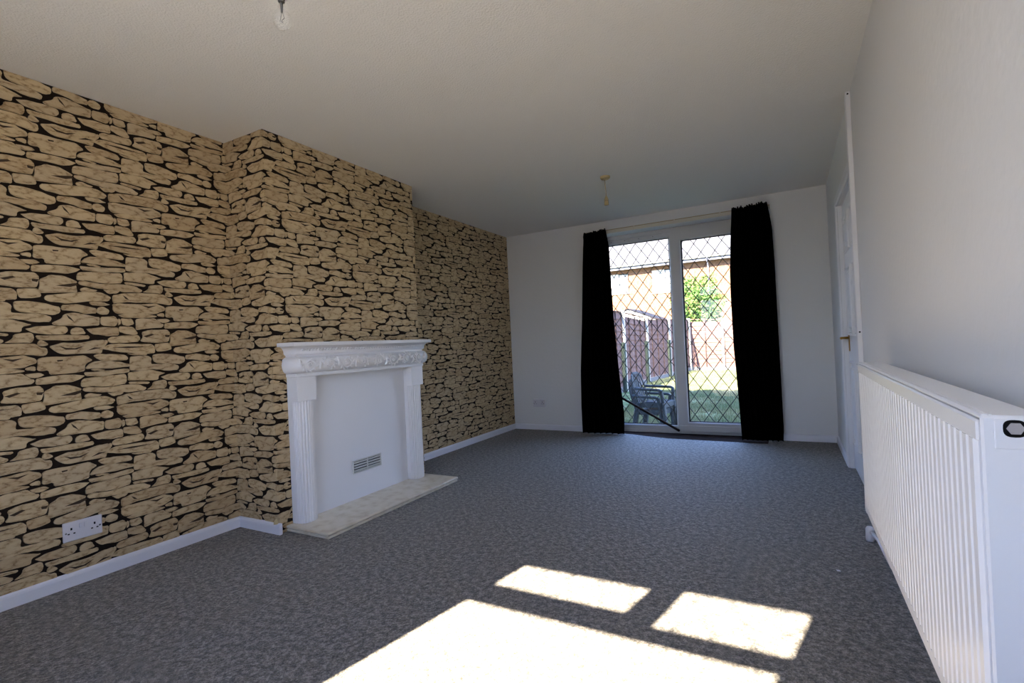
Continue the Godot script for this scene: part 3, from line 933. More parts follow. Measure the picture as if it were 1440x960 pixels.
func radiator() -> void:
	var x0 := 3.290      # front
	var x1 := 3.368      # back
	var z0 := 3.085
	var z1 := 4.555
	var yb := 0.325
	var yt := 0.917
	var t := thing("radiator", "long white ribbed panel radiator on the right hand wall", "radiator", Vector3(x1, yb, (z0 + z1) / 2))
	var o := -t.position
	# front panel: pressed flutes with rounded ends
	var s := Shape.new()
	var n := 43
	var pitch := 0.0333
	var start := (z0 + z1) / 2 - n * pitch / 2
	var pr := PackedVector2Array()       # (z, x)
	pr.append(Vector2(z0 + 0.008, x0 + 0.012))
	pr.append(Vector2(z0 + 0.008, x0 + 0.003))
	for k in n:
		var z := start + k * pitch
		for q in [[0.001, 0.006], [0.007, 0.0005], [0.0265, 0.0005], [0.0325, 0.006]]: pr.append(Vector2(z + q[0], x0 + q[1]))
	pr.append(Vector2(z1 - 0.008, x0 + 0.003))
	pr.append(Vector2(z1 - 0.008, x0 + 0.012))
	s.extrude(pr, Vector3(0, yb + 0.032, 0) + o, Vector3.BACK, Vector3.RIGHT, Vector3(0, yt - 0.040 - yb - 0.032, 0))
	obj("front_panel", s, M.radiator, t, "front panel pressed into narrow upright ribs")
	s = Shape.new()
	s.box(Vector3(x0 + 0.001, yt - 0.042, z0 + 0.006) + o, Vector3(x0 + 0.014, yt - 0.0095, z1 - 0.008) + o, 0.003)
	obj("top_rim", s, M.radiator, t)
	s = Shape.new()
	s.box(Vector3(x0 + 0.001, yb, z0 + 0.006) + o, Vector3(x0 + 0.014, yb + 0.034, z1 - 0.008) + o, 0.004)
	obj("bottom_rim", s, M.radiator, t)
	# top grille with a lip and rows of slots
	s = Shape.new()
	s.box(Vector3(x0 + 0.004, yt - 0.008, z0) + o, Vector3(x0 + 0.016, yt, z1) + o, 0.003)
	s.box(Vector3(x0 + 0.016, yt - 0.007, z0) + o, Vector3(x1, yt - 0.001, z1) + o, 0.002)
	var g := obj("top_grille", s, M.radiator, t)
	s = Shape.new()
	s.box(Vector3(x0 + 0.014, yt - 0.004, z0 + 0.001) + o, Vector3(x0 + 0.0175, yt + 0.0005, z1 - 0.001) + o)
	obj("groove", s, M.radiator, g)
	for zz in [z0, z1]:
		s = Shape.new()
		s.box(Vector3(x0 + 0.004, yb + 0.004, zz - 0.004) + o, Vector3(x1, yt - 0.002, zz + 0.004) + o, 0.003)
		var side := obj("side_panel", s, M.radiator, t)
		if zz == z1:
			s = Shape.new()
			s.box(Vector3(3.308, 0.868, zz + 0.003) + o, Vector3(3.364, 0.9125, zz + 0.0052) + o, 0.002)
			obj("keyhole_plate", s, M.radiator, side)
			# oval black opening with a hexagonal steel plug
			s = Shape.new()
			var ring := PackedVector2Array()
			for k in 24:
				var a := TAU * k / 24
				ring.append(Vector2(signf(cos(a)) * pow(absf(cos(a)), 0.7) * 0.0128, signf(sin(a)) * pow(absf(sin(a)), 0.7) * 0.0125))
			s.extrude(ring, Vector3(3.3300, 0.898, zz + 0.005) + o, Vector3.RIGHT, Vector3.UP, Vector3(0, 0, 0.0012))
			obj("keyhole", s, M.slot, side, "oval black opening")
			s = Shape.new()
			var hex := PackedVector2Array()
			for k in 6: hex.append(Vector2(cos(TAU * k / 6) * 0.0102, sin(TAU * k / 6) * 0.0092))
			s.extrude(hex, Vector3(3.3300, 0.8985, zz + 0.006) + o, Vector3.RIGHT, Vector3.UP, Vector3(0, 0, 0.003))
			obj("plug", s, M.chrome, side, "hexagonal steel plug")
			s = Shape.new(); s.box(Vector3(3.3085, 0.9092, zz + 0.0038) + o, Vector3(3.3145, 0.9106, zz + 0.0048) + o)
			obj("slot", s, M.slot, side)
	s = Shape.new()
	s.box(Vector3(x1 - 0.014, yb + 0.004, z0 + 0.006) + o, Vector3(x1 - 0.002, yt - 0.01, z1 - 0.006) + o, 0.003)
	obj("back_panel", s, M.radiator, t)
	for z in [z0 + 0.25, z1 - 0.25]:
		s = Shape.new(); s.box(Vector3(x1 - 0.004, yb + 0.05, z - 0.02) + o, Vector3(W - 0.001, yt - 0.06, z + 0.02) + o, 0.002)
		obj("wall_bracket", s, M.radiator, t)
	# tail pipe along the wall with its valve, at the far end
	s = Shape.new(true)
	s.tube([Vector3(3.365, 0.05, 2.52) + o, Vector3(3.385, 0.04, 2.62) + o, Vector3(3.39, 0.05, 2.95) + o, Vector3(3.40, 0.09, 3.10) + o, Vector3(W - 0.010, 0.12, 3.14) + o], [0.009], 10)
	s.lathe([Vector2(0.0, 0), Vector2(0.017, 0), Vector2(0.019, 0.01), Vector2(0.018, 0.06), Vector2(0.012, 0.07), Vector2(0.0, 0.07)], Vector3(3.362, 0.0, 2.52) + o, Vector3.UP, 14)
	obj("valve", s, M.plastic, t, "white lockshield valve and pipe")

# ---------------------------------------------------------------- small things
func socket(at: Vector3, basis: Basis, label: String, box_depth: float, parent_shift := 0.0) -> void:
	var t := thing("wall_socket", label, "socket", at)
	t.basis = basis
	var s := Shape.new()
	if box_depth > 0.0:
		s.box(Vector3(-0.077, -0.045, 0), Vector3(0.077, 0.045, box_depth), 0.003)
		obj("back_box", s, M.plastic, t)
		s = Shape.new()
	s.box(Vector3(-0.078, -0.046, box_depth + 0.0005), Vector3(0.078, 0.046, box_depth + 0.009), 0.003)
	var plate := obj("plate", s, M.plastic, t)
	var z := box_depth + 0.009
	for sg in [-1.0, 1.0]:
		s = Shape.new(); s.box(Vector3(sg * 0.0095 - 0.0065, 0.008, z - 0.002), Vector3(sg * 0.0095 + 0.0065, 0.032, z + 0.004), 0.002)
		obj("switch", s, M.plastic, t)
		for q in [[0.0, 0.012, 0.0035, 0.0055], [-0.011, -0.010, 0.0040, 0.0028], [0.011, -0.010, 0.0040, 0.0028]]:
			s = Shape.new()
			var c := Vector3(sg * 0.046 + q[0], q[1], z)
			s.box(c - Vector3(q[2], q[3], 0.002), c + Vector3(q[2], q[3], 0.0006))
			obj("pin_hole", s, M.slot, plate)
	for sg in [-1.0, 1.0]:
		s = Shape.new(true); s.lathe([Vector2(0.0042, -0.001), Vector2(0.004, 0.0008), Vector2(0, 0.0012)], Vector3(sg * 0.067, -0.004, z), Vector3.BACK, 12)
		obj("screw", s, M.chrome, plate)

func pendant_far() -> void:
	var t := thing("pendant_lamp", "small cream ceiling rose with short flex and empty lamp holder", "ceiling lamp", Vector3(1.785, H, 1.50))
	var s := Shape.new(true)
	s.lathe([Vector2(0.0, -0.026), Vector2(0.012, -0.026), Vector2(0.030, -0.023), Vector2(0.040, -0.014), Vector2(0.042, -0.001), Vector2(0.0, -0.001)], Vector3.ZERO, Vector3.UP, 28)
	obj("ceiling_rose", s, M.cream, t)
	s = Shape.new(true)
	s.tube([Vector3(-0.004, -0.024, 0), Vector3(-0.002, -0.07, 0.0), Vector3(0.001, -0.12, 0), Vector3(0.002, -0.165, 0)], [0.0036], 8)
	obj("flex", s, M.track, t, "thin brown flex")
	s = Shape.new(true)
	s.lathe([Vector2(0.0, -0.238), Vector2(0.013, -0.238), Vector2(0.018, -0.236), Vector2(0.0185, -0.205), Vector2(0.016, -0.203), Vector2(0.016, -0.198), Vector2(0.018, -0.196), Vector2(0.017, -0.188), Vector2(0.010, -0.170), Vector2(0.006, -0.160), Vector2(0.0, -0.160)], Vector3(0.002, 0, 0), Vector3.UP, 20)
	obj("lamp_holder", s, M.cream, t)
	s = Shape.new(true)
	s.lathe([Vector2(0.0165, -0.204), Vector2(0.0165, -0.197)], Vector3(0.002, 0, 0), Vector3.UP, 20)
	obj("holder_gap", s, M.track, t)

func pendant_near() -> void:
	var t := thing("pendant_lamp", "clear glass bulb hanging bare from its flex at the top of the photo", "ceiling lamp", Vector3(1.745, H, 4.51))
	var s := Shape.new(true)
	s.lathe([Vector2(0.0, -0.026), Vector2(0.012, -0.026), Vector2(0.030, -0.023), Vector2(0.040, -0.014), Vector2(0.042, -0.001), Vector2(0.0, -0.001)], Vector3.ZERO, Vector3.UP, 28)
	obj("ceiling_rose", s, M.plastic, t)
	s = Shape.new(true); s.tube([Vector3(0, -0.02, 0), Vector3(0, -0.20, 0)], [0.0036], 8)
	obj("flex", s, M.plastic, t)
	s = Shape.new(true)
	s.lathe([Vector2(0.0, -0.262), Vector2(0.016, -0.262), Vector2(0.018, -0.225), Vector2(0.010, -0.20), Vector2(0.0, -0.195)], Vector3.ZERO, Vector3.UP, 20)
	obj("lamp_holder", s, M.plastic, t)
	s = Shape.new(true)
	s.lathe([Vector2(0.0, -0.272), Vector2(0.010, -0.272), Vector2(0.010, -0.250), Vector2(0.0, -0.25)], Vector3.ZERO, Vector3.UP, 16)
	obj("bulb_cap", s, M.bar, t)
	s = Shape.new(true)
	var prof := []
	for k in 15:
		var a := -PI / 2 + PI * 0.82 * k / 14.0
		prof.append(Vector2(0.0295 * cos(a), -0.327 + 0.0295 * sin(a)))
	prof.append(Vector2(0.011, -0.285)); prof.append(Vector2(0.010, -0.270))
	prof[0] = Vector2(0, -0.3565)
	s.lathe(prof, Vector3.ZERO, Vector3.UP, 32)
	var b := obj("glass_bulb", s, M.glass, t, "clear glass bulb")
	s = Shape.new(true)
	s.tube([Vector3(0, -0.275, 0), Vector3(0, -0.305, 0)], [0.005, 0.003], 8)
	s.tube([Vector3(0.002, -0.30, 0), Vector3(0.009, -0.318, 0.002), Vector3(0.010, -0.326, 0)], [0.0006], 5)
	s.tube([Vector3(-0.002, -0.30, 0), Vector3(-0.009, -0.318, -0.002), Vector3(-0.010, -0.326, 0)], [0.0006], 5)
	s.tube([Vector3(0.010, -0.326, 0), Vector3(0.004, -0.332, 0.004), Vector3(-0.004, -0.332, -0.004), Vector3(-0.010, -0.326, 0)], [0.0007], 5)
	obj("filament", s, M.lead, b)

func front_window() -> void:
	var win := Node3D.new()
	win.name = "window_1"
	add_child(win)
	structure(win, "white front window behind the camera")
	var zg := 6.09
	var s := Shape.new()
	# main pane and two top lights; sizes follow the sun patches on the carpet
	var d := 0.015
	for q in [[1.29, 0.695, 2.57, 0.745], [1.29, 2.164, 2.57, 2.25], [1.29, 0.745, 1.352, 2.164], [2.500, 0.745, 2.57, 1.832], [2.514, 1.832, 2.57, 2.164], [1.352, 1.832, 2.514, 1.908], [1.938, 1.908, 2.068, 2.164], [1.352, 1.908, 1.938, 1.952], [1.352, 2.136, 1.938, 2.164]]:
		s.box(Vector3(q[0], q[1], zg - d), Vector3(q[2], q[3], zg + d), 0.003)
	obj("window_frame", s, M.upvc, win)
	for q in WINDOW_LIGHTS:
		s = Shape.new()
		s.quad(Vector3(q[2], q[1], zg), Vector3(q[0], q[1], zg), Vector3(q[0], q[3], zg), Vector3(q[2], q[3], zg))
		var pane := obj("pane", s, M.glass, win)
		if q[1] > 1.0: leading(pane, Vector2(q[0], q[1]), Vector2(q[2], q[3]), zg - 0.003, Vector2(1.6, 1.2), Vector2(0.067, 0.091), 0.004)
	s = Shape.new()
	s.box(Vector3(1.25, 0.696, ZN - 0.18), Vector3(2.61, 0.72, ZN), 0.006)
	s.box(Vector3(1.291, 0.696, ZN), Vector3(2.569, 0.72, zg - 0.016))
	structure(obj("window_sill", s, M.sill), "glossy white window sill behind the camera")

const WINDOW_LIGHTS := [[1.352, 0.745, 2.500, 1.832], [1.352, 1.952, 1.938, 2.136], [2.068, 1.908, 2.514, 2.164]]

# ---------------------------------------------------------------- garden
func garden_chair(label: String, at: Vector3, turn: float) -> Node3D:
	# moulded plastic armchair; it faces +z in its own axes, 0.56 wide
	var t := thing("garden_chair", label, "garden chair", at, turn, "stacked plastic chairs")
	var s := Shape.new(true)
	# seat: a shallow dished shell with an apron
	var nx := 8
	var nz := 8
	var top := func(i: int, j: int) -> Vector3:
		var u := -1.0 + 2.0 * i / nx
		var v := -1.0 + 2.0 * j / nz
		var wz := lerpf(0.19, 0.225, (v + 1) / 2)
		return Vector3(u * wz, 0.405 + 0.018 * u * u - 0.012 * v * v + 0.02 * (v + 1) / 2, 0.02 + v * 0.225)
	for i in nx:
		for j in nz:
			s.quad(top.call(i, j), top.call(i, j + 1), top.call(i + 1, j + 1), top.call(i + 1, j))
			s.quad(top.call(i, j) - Vector3(0, 0.01, 0), top.call(i + 1, j) - Vector3(0, 0.01, 0), top.call(i + 1, j + 1) - Vector3(0, 0.01, 0), top.call(i, j + 1) - Vector3(0, 0.01, 0))
	s.smooth(false)
	s.box(Vector3(-0.225, 0.335, 0.232), Vector3(0.225, 0.43, 0.252), 0.008)
	for sg in [-1.0, 1.0]:
		s.bar(Vector3(sg * 0.195, 0.375, -0.2), Vector3(sg * 0.225, 0.385, 0.245), 0.018, 0.085, Vector3.UP, 0.005)
	obj("seat", s, M.chair, t)
	for sx in [-1.0, 1.0]:
		s = Shape.new()      # front leg rises into the arm post
		s.bar(Vector3(sx * 0.265, 0, 0.275), Vector3(sx * 0.235, 0.42, 0.235), 0.085, 0.05, Vector3.BACK, 0.012)
		s.bar(Vector3(sx * 0.235, 0.41, 0.235), Vector3(sx * 0.275, 0.635, 0.215), 0.06, 0.05, Vector3.BACK, 0.012)
		obj("leg", s, M.chair, t)
		s = Shape.new()
		s.bar(Vector3(sx * 0.235, 0, -0.275), Vector3(sx * 0.205, 0.42, -0.205), 0.08, 0.045, Vector3.BACK, 0.012)
		obj("leg", s, M.chair, t)
		s = Shape.new(true)
		var pts := [Vector3(sx * 0.225, 0.66, -0.25), Vector3(sx * 0.27, 0.65, -0.12), Vector3(sx * 0.285, 0.645, 0.05), Vector3(sx * 0.285, 0.64, 0.18), Vector3(sx * 0.275, 0.61, 0.232)]
		for i in pts.size() - 1:
			var side := Vector3(0.028, 0, 0)
			var up := Vector3(0, 0.020, 0)
			var a: Vector3 = pts[i]
			var b: Vector3 = pts[i + 1]
			s.quad(a - side + up, b - side + up, b + side + up, a + side + up)
			s.quad(a + side - up, b + side - up, b - side - up, a - side - up)
			s.quad(a + side + up, b + side + up, b + side - up, a + side - up)
			s.quad(a - side - up, b - side - up, b - side + up, a - side + up)
		obj("armrest", s, M.chair, t)
	s = Shape.new()      # back: a curved frame with slats
	var rail := [Vector3(-0.205, 0.40, -0.205), Vector3(-0.235, 0.66, -0.275), Vector3(-0.19, 0.85, -0.325), Vector3(-0.09, 0.90, -0.345), Vector3(0.09, 0.90, -0.345), Vector3(0.19, 0.85, -0.325), Vector3(0.235, 0.66, -0.275), Vector3(0.205, 0.40, -0.205)]
	for i in rail.size() - 1: s.bar(rail[i], rail[i + 1], 0.045, 0.022, Vector3(0, 0.25, 1), 0.006)
	var back := obj("backrest", s, M.chair, t)
	for k in 5:
		s = Shape.new()
		var x := -0.14 + k * 0.07
		s.bar(Vector3(x * 0.9, 0.41, -0.21), Vector3(x, 0.66, -0.285 - 0.02 * cos(x * 9)), 0.04, 0.012, Vector3.BACK, 0.003)
		s.bar(Vector3(x, 0.655, -0.285 - 0.02 * cos(x * 9)), Vector3(x * 0.95, 0.885, -0.34), 0.04, 0.012, Vector3.BACK, 0.003)
		obj("slat", s, M.chair, back)
	return t

func fence_run(label: String, pts: Array, tops: Array, flip: float, battens: int, spurs: bool, board: float) -> void:
	var t := thing("fence", label, "fence")
	for i in pts.size() - 1:
		var a: Vector3 = pts[i]
		var b: Vector3 = pts[i + 1]
		var d := (b - a).normalized()
		var nrm := d.cross(Vector3.UP) * flip
		var l := a.distance_to(b)
		var hgt: float = minf(tops[i], tops[i + 1]) - G
		var s := Shape.new()
		s.bar(a + Vector3(0, 0.07 + 0.0, 0), b + Vector3(0, 0.07, 0), 0.04, 0.15, Vector3.UP, 0.005)
		obj("gravel_board", s, M.gravel, t)
		var n := int((hgt - 0.16) / board)
		for k in n:            # overlapping waney boards
			s = Shape.new()
			var y0 := 0.15 + k * (hgt - 0.17) / n
			var y1 := y0 + (hgt - 0.17) / n + 0.02
			var slope := (tops[i + 1] - tops[i]) as float * k / n
			var off0 := nrm * 0.022
			var off1 := nrm * -0.004
			var th := nrm * 0.008
			var p := [a + Vector3(0, y0, 0) + off0, b + Vector3(0, y0 + slope, 0) + off0, b + Vector3(0, y1 + slope, 0) + off1, a + Vector3(0, y1, 0) + off1]
			var q := [p[0] - th, p[1] - th, p[2] - th, p[3] - th]
			var mid: Vector3 = (p[0] + p[2] + q[0] + q[2]) / 4.0
			for f in [[p[0], p[1], p[2], p[3]], [q[0], q[1], q[2], q[3]], [p[0], p[1], q[1], q[0]], [p[3], p[2], q[2], q[3]], [p[0], p[3], q[3], q[0]], [p[1], p[2], q[2], q[1]]]:
				s.tri_out(f[0], f[1], f[2], mid); s.tri_out(f[0], f[2], f[3], mid)
			obj("slat", s, M.fence, t)
		for k in battens + 2:
			s = Shape.new()
			var f: float = lerpf(0.02, 0.98, float(k) / (battens + 1))
			var c := a.lerp(b, f) + nrm * 0.028
			var yt := lerpf(tops[i], tops[i + 1], f) - G
			s.bar(c + Vector3(0, 0.15, 0), c + Vector3(0, yt - 0.01, 0), 0.045, 0.022, nrm, 0.004)
			obj("batten", s, M.batten_dark, t)
		s = Shape.new()
		s.bar(a + Vector3(0, hgt + 0.012 + tops[i] - minf(tops[i], tops[i + 1]), 0), b + Vector3(0, hgt + 0.012 + tops[i + 1] - minf(tops[i], tops[i + 1]), 0), 0.06, 0.025, Vector3.UP, 0.004)
		obj("capping", s, M.fence, t)
	for i in pts.size():
		var a: Vector3 = pts[i]
		var d2: Vector3 = ((pts[mini(i + 1, pts.size() - 1)] - pts[maxi(i - 1, 0)]) as Vector3).normalized()
		var nrm := d2.cross(Vector3.UP) * flip
		var s := Shape.new()
		var hgt: float = tops[i] - G + 0.05
		s.bar(a + nrm * 0.055, a + nrm * 0.055 + Vector3(0, hgt, 0), 0.085, 0.085, nrm, 0.008)
		var post := obj("post", s, M.post, t)
		if spurs and i < pts.size() - 1:
			s = Shape.new()
			var at := a + nrm * 0.06 - d2 * 0.10
			s.bar(at, at + Vector3(0, 1.30, 0), 0.11, 0.10, nrm, 0.02)
			obj("spur", s, M.spur, post, "dark mossy repair post")

func garden() -> void:
	var s := Shape.new()
	s.box(Vector3(-30, G - 0.3, -60), Vector3(30, G, -0.3))
	structure(obj("ground", s, M.lawn), "lawn of patchy grass behind the house")
	s = Shape.new()
	s.box(Vector3(-30, G - 0.3, ZN + 0.25), Vector3(30, G, 30))
	structure(obj("driveway", s, M.drive), "pale concrete drive in front of the house")
	# grass blades where the door shows the lawn
	var blade := Shape.new()
	for k in 5:
		var a := TAU * k / 5.0
		var o := Vector3(cos(a), 0, sin(a)) * 0.018
		var side := Vector3(-sin(a), 0, cos(a)) * 0.004
		blade.tri(o - side, o + side, o * 2.4 + Vector3(0, 0.05, 0))
	var mm := MultiMesh.new()
	mm.transform_format = MultiMesh.TRANSFORM_3D
	mm.use_colors = true
	var f := FastNoiseLite.new()
	f.seed = 21; f.frequency = 0.8
	var spots := []
	for k in 34000:
		var z := -0.4 - 15.0 * pow(rng.randf(), 1.6)
		var wide := 0.8 + absf(z) * 0.12
		var x := 1.7 + z * 0.05 + rng.randf_range(-1.0, 1.0) * wide
		var dens := f.get_noise_2d(x, z)
		if dens + rng.randf_range(-0.3, 0.5) < -0.12: continue
		spots.append([Vector3(x, G, z), dens])
	mm.mesh = blade.done()
	mm.instance_count = spots.size()
	for k in spots.size():
		var b := Basis(Vector3.UP, rng.randf() * TAU).scaled(Vector3.ONE * rng.randf_range(0.7, 1.4))
		mm.set_instance_transform(k, Transform3D(b, spots[k][0]))
		var dry := clampf(0.45 - spots[k][1] + rng.randf_range(-0.25, 0.25), 0.0, 1.0)
		mm.set_instance_color(k, Color(0.125, 0.155, 0.075).lerp(Color(0.24, 0.215, 0.115), dry))
	var g := MultiMeshInstance3D.new()
	g.name = "grass"
	g.multimesh = mm
	g.material_override = M.blade
	g.set_meta("kind", "stuff")
	g.set_meta("label", "short patchy grass of the back lawn")
	g.set_meta("category", "grass")
	add_child(g)
	# fences
	fence_run("overlap panel fence in shade along the left of the lawn", [Vector3(-0.80, G, -3.2), Vector3(-0.80, G, -5.3), Vector3(-0.80, G, -7.5), Vector3(-0.80, G, -9.97), Vector3(-0.62, G, -12.4), Vector3(-0.43, G, -15.25)], [1.77, 1.77, 1.765, 1.675, 1.65, 1.70], 1.0, 3, true, 0.15)
	fence_run("sunlit pinkish panel fence across the far end of the lawn", [Vector3(-0.43, G, -15.45), Vector3(0.84, G, -15.4), Vector3(2.7, G, -15.3), Vector3(4.6, G, -15.2), Vector3(6.5, G, -15.1)], [1.70, 1.63, 1.60, 1.6, 1.6], 1.0, 1, false, 0.155)
	# three stacked chairs outside the door
	for k in 2:
		var ch := garden_chair(["lower of two stacked dark plastic garden chairs outside the patio door", "upper of two stacked dark plastic garden chairs outside the patio door"][k], Vector3(1.27 + k * 0.045, G + k * 0.105, -1.86), PI / 2 - 0.15)
		ch.scale = Vector3.ONE * 0.85
	# shed behind the left fence
	var t := thing("shed", "pale garden shed with a dark edged gable roof behind the left fence", "shed", Vector3(-2.0, G, -13.6))
	s = Shape.new()
	s.extrude(PackedVector2Array([Vector2(-0.95, 0), Vector2(0.95, 0), Vector2(0.95, 2.05), Vector2(0, 2.44), Vector2(-0.95, 2.05)]), Vector3(0, 0, -0.9), Vector3.RIGHT, Vector3.UP, Vector3(0, 0, 2.0))
	obj("wall", s, M.shed, t)
	s = Shape.new()
	for sg in [-1.0, 1.0]:
		s.extrude(PackedVector2Array([Vector2(0, 2.45), Vector2(sg * 1.15, 1.98), Vector2(sg * 1.15, 2.02), Vector2(0, 2.49)]), Vector3(0, 0, -1.0), Vector3.RIGHT, Vector3.UP, Vector3(0, 0, 2.13))
	obj("roof", s, M.felt, t)
	# bush behind the far fence
	t = thing("bush", "bright green leafy bush showing over the far garden fence", "bush", Vector3(-0.25, G, -17.0))
	s = Shape.new(true)
	for k in 7:
		var a := TAU * k / 7.0
		s.tube([Vector3(0, 0, 0), Vector3(cos(a) * 0.3, 1.4, sin(a) * 0.3), Vector3(cos(a) * 0.7, 2.6, sin(a) * 0.6)], [0.05, 0.035, 0.012], 6)
	obj("stem", s, M.bark, t)
	var leaf := Shape.new()
	leaf.quad(Vector3(0, 0, 0), Vector3(0.035, 0.01, 0.06), Vector3(0, 0, 0.15), Vector3(-0.035, 0.01, 0.06))
	var lm := MultiMesh.new()
	lm.transform_format = MultiMesh.TRANSFORM_3D
	lm.use_colors = true
	lm.mesh = leaf.done()
	var n := 5200
	lm.instance_count = n
	for k in n:
		# clumps on a rounded crown
		var dir := Vector3(rng.randfn(), rng.randfn(), rng.randfn()).normalized()
		var lump := 1.0 + 0.16 * sin(dir.x * 7.0 + 1.0) * sin(dir.y * 6.0) + 0.10 * sin(dir.z * 9.0)
		var p := dir * Vector3(1.0, 1.35, 0.85) * pow(rng.randf(), 0.28) * lump + Vector3(0, 2.5, 0)
		var b := Basis(Vector3(rng.randfn(), rng.randfn(), rng.randfn()).normalized(), rng.randf() * TAU).scaled(Vector3.ONE * rng.randf_range(0.7, 1.3))
		lm.set_instance_transform(k, Transform3D(b, p))
		lm.set_instance_color(k, Color(0.055, 0.13, 0.03).lerp(Color(0.15, 0.24, 0.06), rng.randf()))
	var fo := MultiMeshInstance3D.new()
	fo.name = "foliage"
	fo.multimesh = lm
	fo.material_override = M.blade
	fo.set_meta("kind", "stuff")
	t.add_child(fo)
	house()

func house() -> void:
	var t := thing("house", "cream brick house with a grey tiled roof beyond the garden fence", "house", Vector3(-2.5, G, -22.0))
	var eave := 5.28
	var x0 := -9.0
	var x1 := 9.0
	# wall with openings for the windows, built from strips
	var wins := [[-3.15, 3.93, -2.05, 5.02], [-0.78, 3.80, 0.62, 5.02], [3.6, 3.85, 4.9, 5.02]]
	var s := Shape.new()
	s.box(Vector3(x0, 0, -7), Vector3(x1, eave, -0.15))
	var xs := [x0]
	for w in wins: xs.append_array([w[0], w[2]])
	xs.append(x1)
	for i in range(0, xs.size(), 2): s.box(Vector3(xs[i], 0, -0.15), Vector3(xs[i + 1], eave, 0))
	for w in wins:
		s.box(Vector3(w[0], 0, -0.15), Vector3(w[2], w[1], 0))
		s.box(Vector3(w[0], w[3], -0.15), Vector3(w[2], eave, 0))
	obj("wall", s, M.brick, t)
	for w in wins:
		s = Shape.new()
		upvc(s, Vector2(w[0], w[1]), Vector2(w[2], w[3]), Vector2(w[0] + 0.07, w[1] + 0.07), Vector2((w[0] + w[2]) / 2 - 0.03, w[3] - 0.07), -0.12, -0.06)
		upvc(s, Vector2((w[0] + w[2]) / 2 - 0.03, w[1]), Vector2(w[2], w[3]), Vector2((w[0] + w[2]) / 2 + 0.04, w[1] + 0.07), Vector2(w[2] - 0.07, w[3] - 0.07), -0.12, -0.06)
		var fr := obj("window", s, M.upvc, t)
		s = Shape.new(); s.box(Vector3(w[0] - 0.05, w[1] - 0.05, -0.1), Vector3(w[2] + 0.05, w[1] - 0.001, 0.05), 0.006)
		obj("sill", s, M.upvc, fr)
		s = Shape.new(); s.quad(Vector3(w[0] + 0.05, w[1] + 0.05, -0.09), Vector3(w[2] - 0.05, w[1] + 0.05, -0.09), Vector3(w[2] - 0.05, w[3] - 0.05, -0.09), Vector3(w[0] + 0.05, w[3] - 0.05, -0.09))
		obj("pane", s, M.glass, fr)
		s = Shape.new(true)
		for k in 24:
			var xa: float = lerpf(w[0], w[2], k / 24.0)
			var xb: float = lerpf(w[0], w[2], (k + 1) / 24.0)
			s.quad(Vector3(xa, w[1], -0.125 + 0.012 * (k % 2)), Vector3(xb, w[1], -0.125 + 0.012 * ((k + 1) % 2)), Vector3(xb, w[3], -0.125 + 0.012 * ((k + 1) % 2)), Vector3(xa, w[3], -0.125 + 0.012 * (k % 2)))
		obj("net_curtain", s, M.net, fr)
	# soffit and fascia, gutter, downpipe
	s = Shape.new()
	s.box(Vector3(x0, eave - 0.02, -0.1), Vector3(x1, eave + 0.02, 0.38))
	s.box(Vector3(x0, eave - 0.10, 0.36), Vector3(x1, eave + 0.12, 0.39), 0.004)
	obj("fascia", s, M.fascia, t, "brownish eaves board")
	s = Shape.new()
	var gut := PackedVector2Array()
	for k in 9:
		var a := PI + PI * k / 8.0
		gut.append(Vector2(cos(a) * 0.062, sin(a) * 0.062))
	for k in 9:
		var a := TAU - PI * k / 8.0
		gut.append(Vector2(cos(a) * 0.056, sin(a) * 0.056))
	s.extrude(gut, Vector3(x0, eave + 0.11, 0.455), Vector3.BACK, Vector3.UP, Vector3(x1 - x0, 0, 0))
	obj("gutter", s, M.upvc, t, "white gutter")
	s = Shape.new(true)
	s.tube([Vector3(2.1, eave + 0.06, 0.45), Vector3(2.1, eave - 0.05, 0.42), Vector3(2.1, eave - 0.25, 0.10), Vector3(2.1, eave - 0.4, 0.07), Vector3(2.1, 0, 0.07)], [0.045], 10)
	obj("downpipe", s, M.fascia, t, "grey downpipe")
	# roof of overlapping tile courses
	s = Shape.new()
	var pitch := deg_to_rad(33.0)
	var run := 4.4
	var courses := 18
	for k in courses:
		var d0 := run / cos(pitch) * k / courses
		var d1 := run / cos(pitch) * (k + 1) / courses + 0.04
		var a := Vector3(0, eave + 0.14 + sin(pitch) * d0 + 0.035, 0.46 - cos(pitch) * d0)
		var b := Vector3(0, eave + 0.14 + sin(pitch) * d1 + 0.005, 0.46 - cos(pitch) * d1)
		for j in 54:
			var xa := x0 - 0.2 + (x1 - x0 + 0.4) * j / 54.0
			var xb := x0 - 0.2 + (x1 - x0 + 0.4) * (j + 1) / 54.0 - 0.012
			var lift := 0.006 * ((j * 7 + k * 3) % 5) / 5.0
			s.quad(Vector3(xa, a.y + lift, a.z), Vector3(xb, a.y + lift, a.z), Vector3(xb, b.y, b.z), Vector3(xa, b.y, b.z))
			s.quad(Vector3(xa, a.y - 0.03, a.z), Vector3(xb, a.y - 0.03, a.z), Vector3(xb, a.y + lift, a.z), Vector3(xa, a.y + lift, a.z))
	s.extrude(PackedVector2Array([Vector2(0.44, eave + 0.13), Vector2(0.46 - run, eave + 0.13 + run * tan(pitch)), Vector2(0.46 - 2 * run, eave + 0.13)]), Vector3(x0 - 0.2, 0, 0), Vector3.BACK, Vector3.UP, Vector3(x1 - x0 + 0.4, 0, 0))
	obj("roof", s, M.rooftile, t, "grey tiled roof")

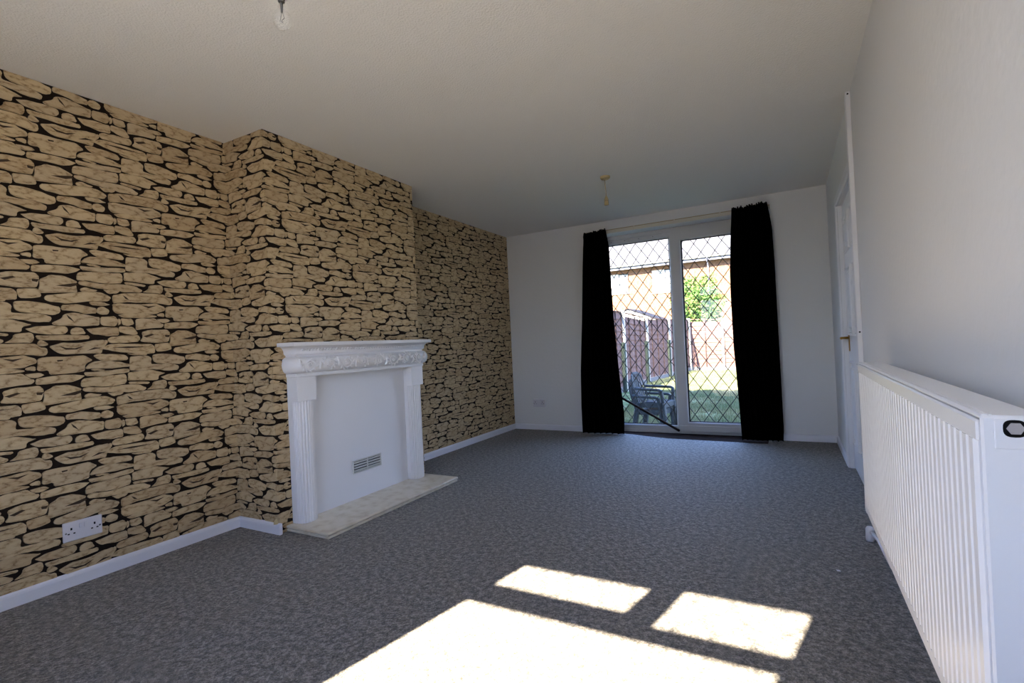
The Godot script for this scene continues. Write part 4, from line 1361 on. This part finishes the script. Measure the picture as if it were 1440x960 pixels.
func scraps() -> void:
	var s := Shape.new()
	s.extrude(PackedVector2Array([Vector2(0, 0), Vector2(0.014, 0.002), Vector2(0.017, 0.009), Vector2(0.004, 0.011)]), Vector3(3.19, 0.0008, 2.94), Vector3.RIGHT, Vector3.BACK, Vector3(0, 0.002, 0))
	tag(obj("paper_scrap", s, M.plastic), "tiny white scrap lying on the carpet beside the radiator", "scrap")

# ---------------------------------------------------------------- everything
func _ready() -> void:
	# camera
	var cam := Camera3D.new()
	cam.name = "camera"
	cam.fov = rad_to_deg(2.0 * atan(480.0 / 707.44))
	cam.near = 0.05
	cam.far = 300.0
	cam.transform = Transform3D(Basis(Vector3.UP, 0.50246) * Basis(Vector3.RIGHT, 0.00609) * Basis(Vector3.BACK, -0.04731), Vector3(3.0529, 1.0521, 5.5336))
	add_child(cam)
	cam.current = true
	# sky
	var sky := ProceduralSkyMaterial.new()
	sky.sky_top_color = Color(0.46, 0.63, 0.92)
	sky.sky_horizon_color = Color(0.84, 0.89, 0.96)
	sky.ground_horizon_color = Color(0.45, 0.47, 0.42)
	sky.ground_bottom_color = Color(0.30, 0.32, 0.25)
	sky.sky_curve = 0.2
	sky.energy_multiplier = 5.2
	var env := Environment.new()
	env.background_mode = Environment.BG_SKY
	env.sky = Sky.new()
	env.sky.sky_material = sky
	env.tonemap_mode = Environment.TONE_MAPPER_LINEAR
	env.tonemap_exposure = 2.3
	env.sdfgi_enabled = true
	env.ssao_enabled = true
	env.ssil_enabled = true
	var we := WorldEnvironment.new()
	we.name = "environment"
	we.environment = env
	add_child(we)
	# sun: from behind the house, over the camera's shoulder
	var sun := DirectionalLight3D.new()
	sun.name = "sun"
	sun.light_color = Color(1.0, 0.95, 0.87)
	sun.light_energy = 9.5
	sun.light_angular_distance = 0.53
	sun.shadow_enabled = true
	sun.sky_mode = DirectionalLight3D.SKY_MODE_LIGHT_ONLY
	add_child(sun)
	sun.look_at_from_position(Vector3.ZERO, Vector3(0.21, -0.80, -1.0))

	rng.seed = 7
	make_materials()
	make_stones()
	room()
	patio_door()
	right_door()
	front_window()
	curtains()
	fireplace()
	radiator()
	socket(Vector3(0.0035, 0.259, 4.41), Basis(Vector3.FORWARD, Vector3.UP, Vector3.RIGHT), "white double wall socket set in the stone print wall near the camera", 0.0)
	socket(Vector3(0.364, 0.328, 0.0005), Basis(), "white double wall socket in a raised box on the far wall", 0.030)
	pendant_far()
	pendant_near()
	garden()
	scraps()
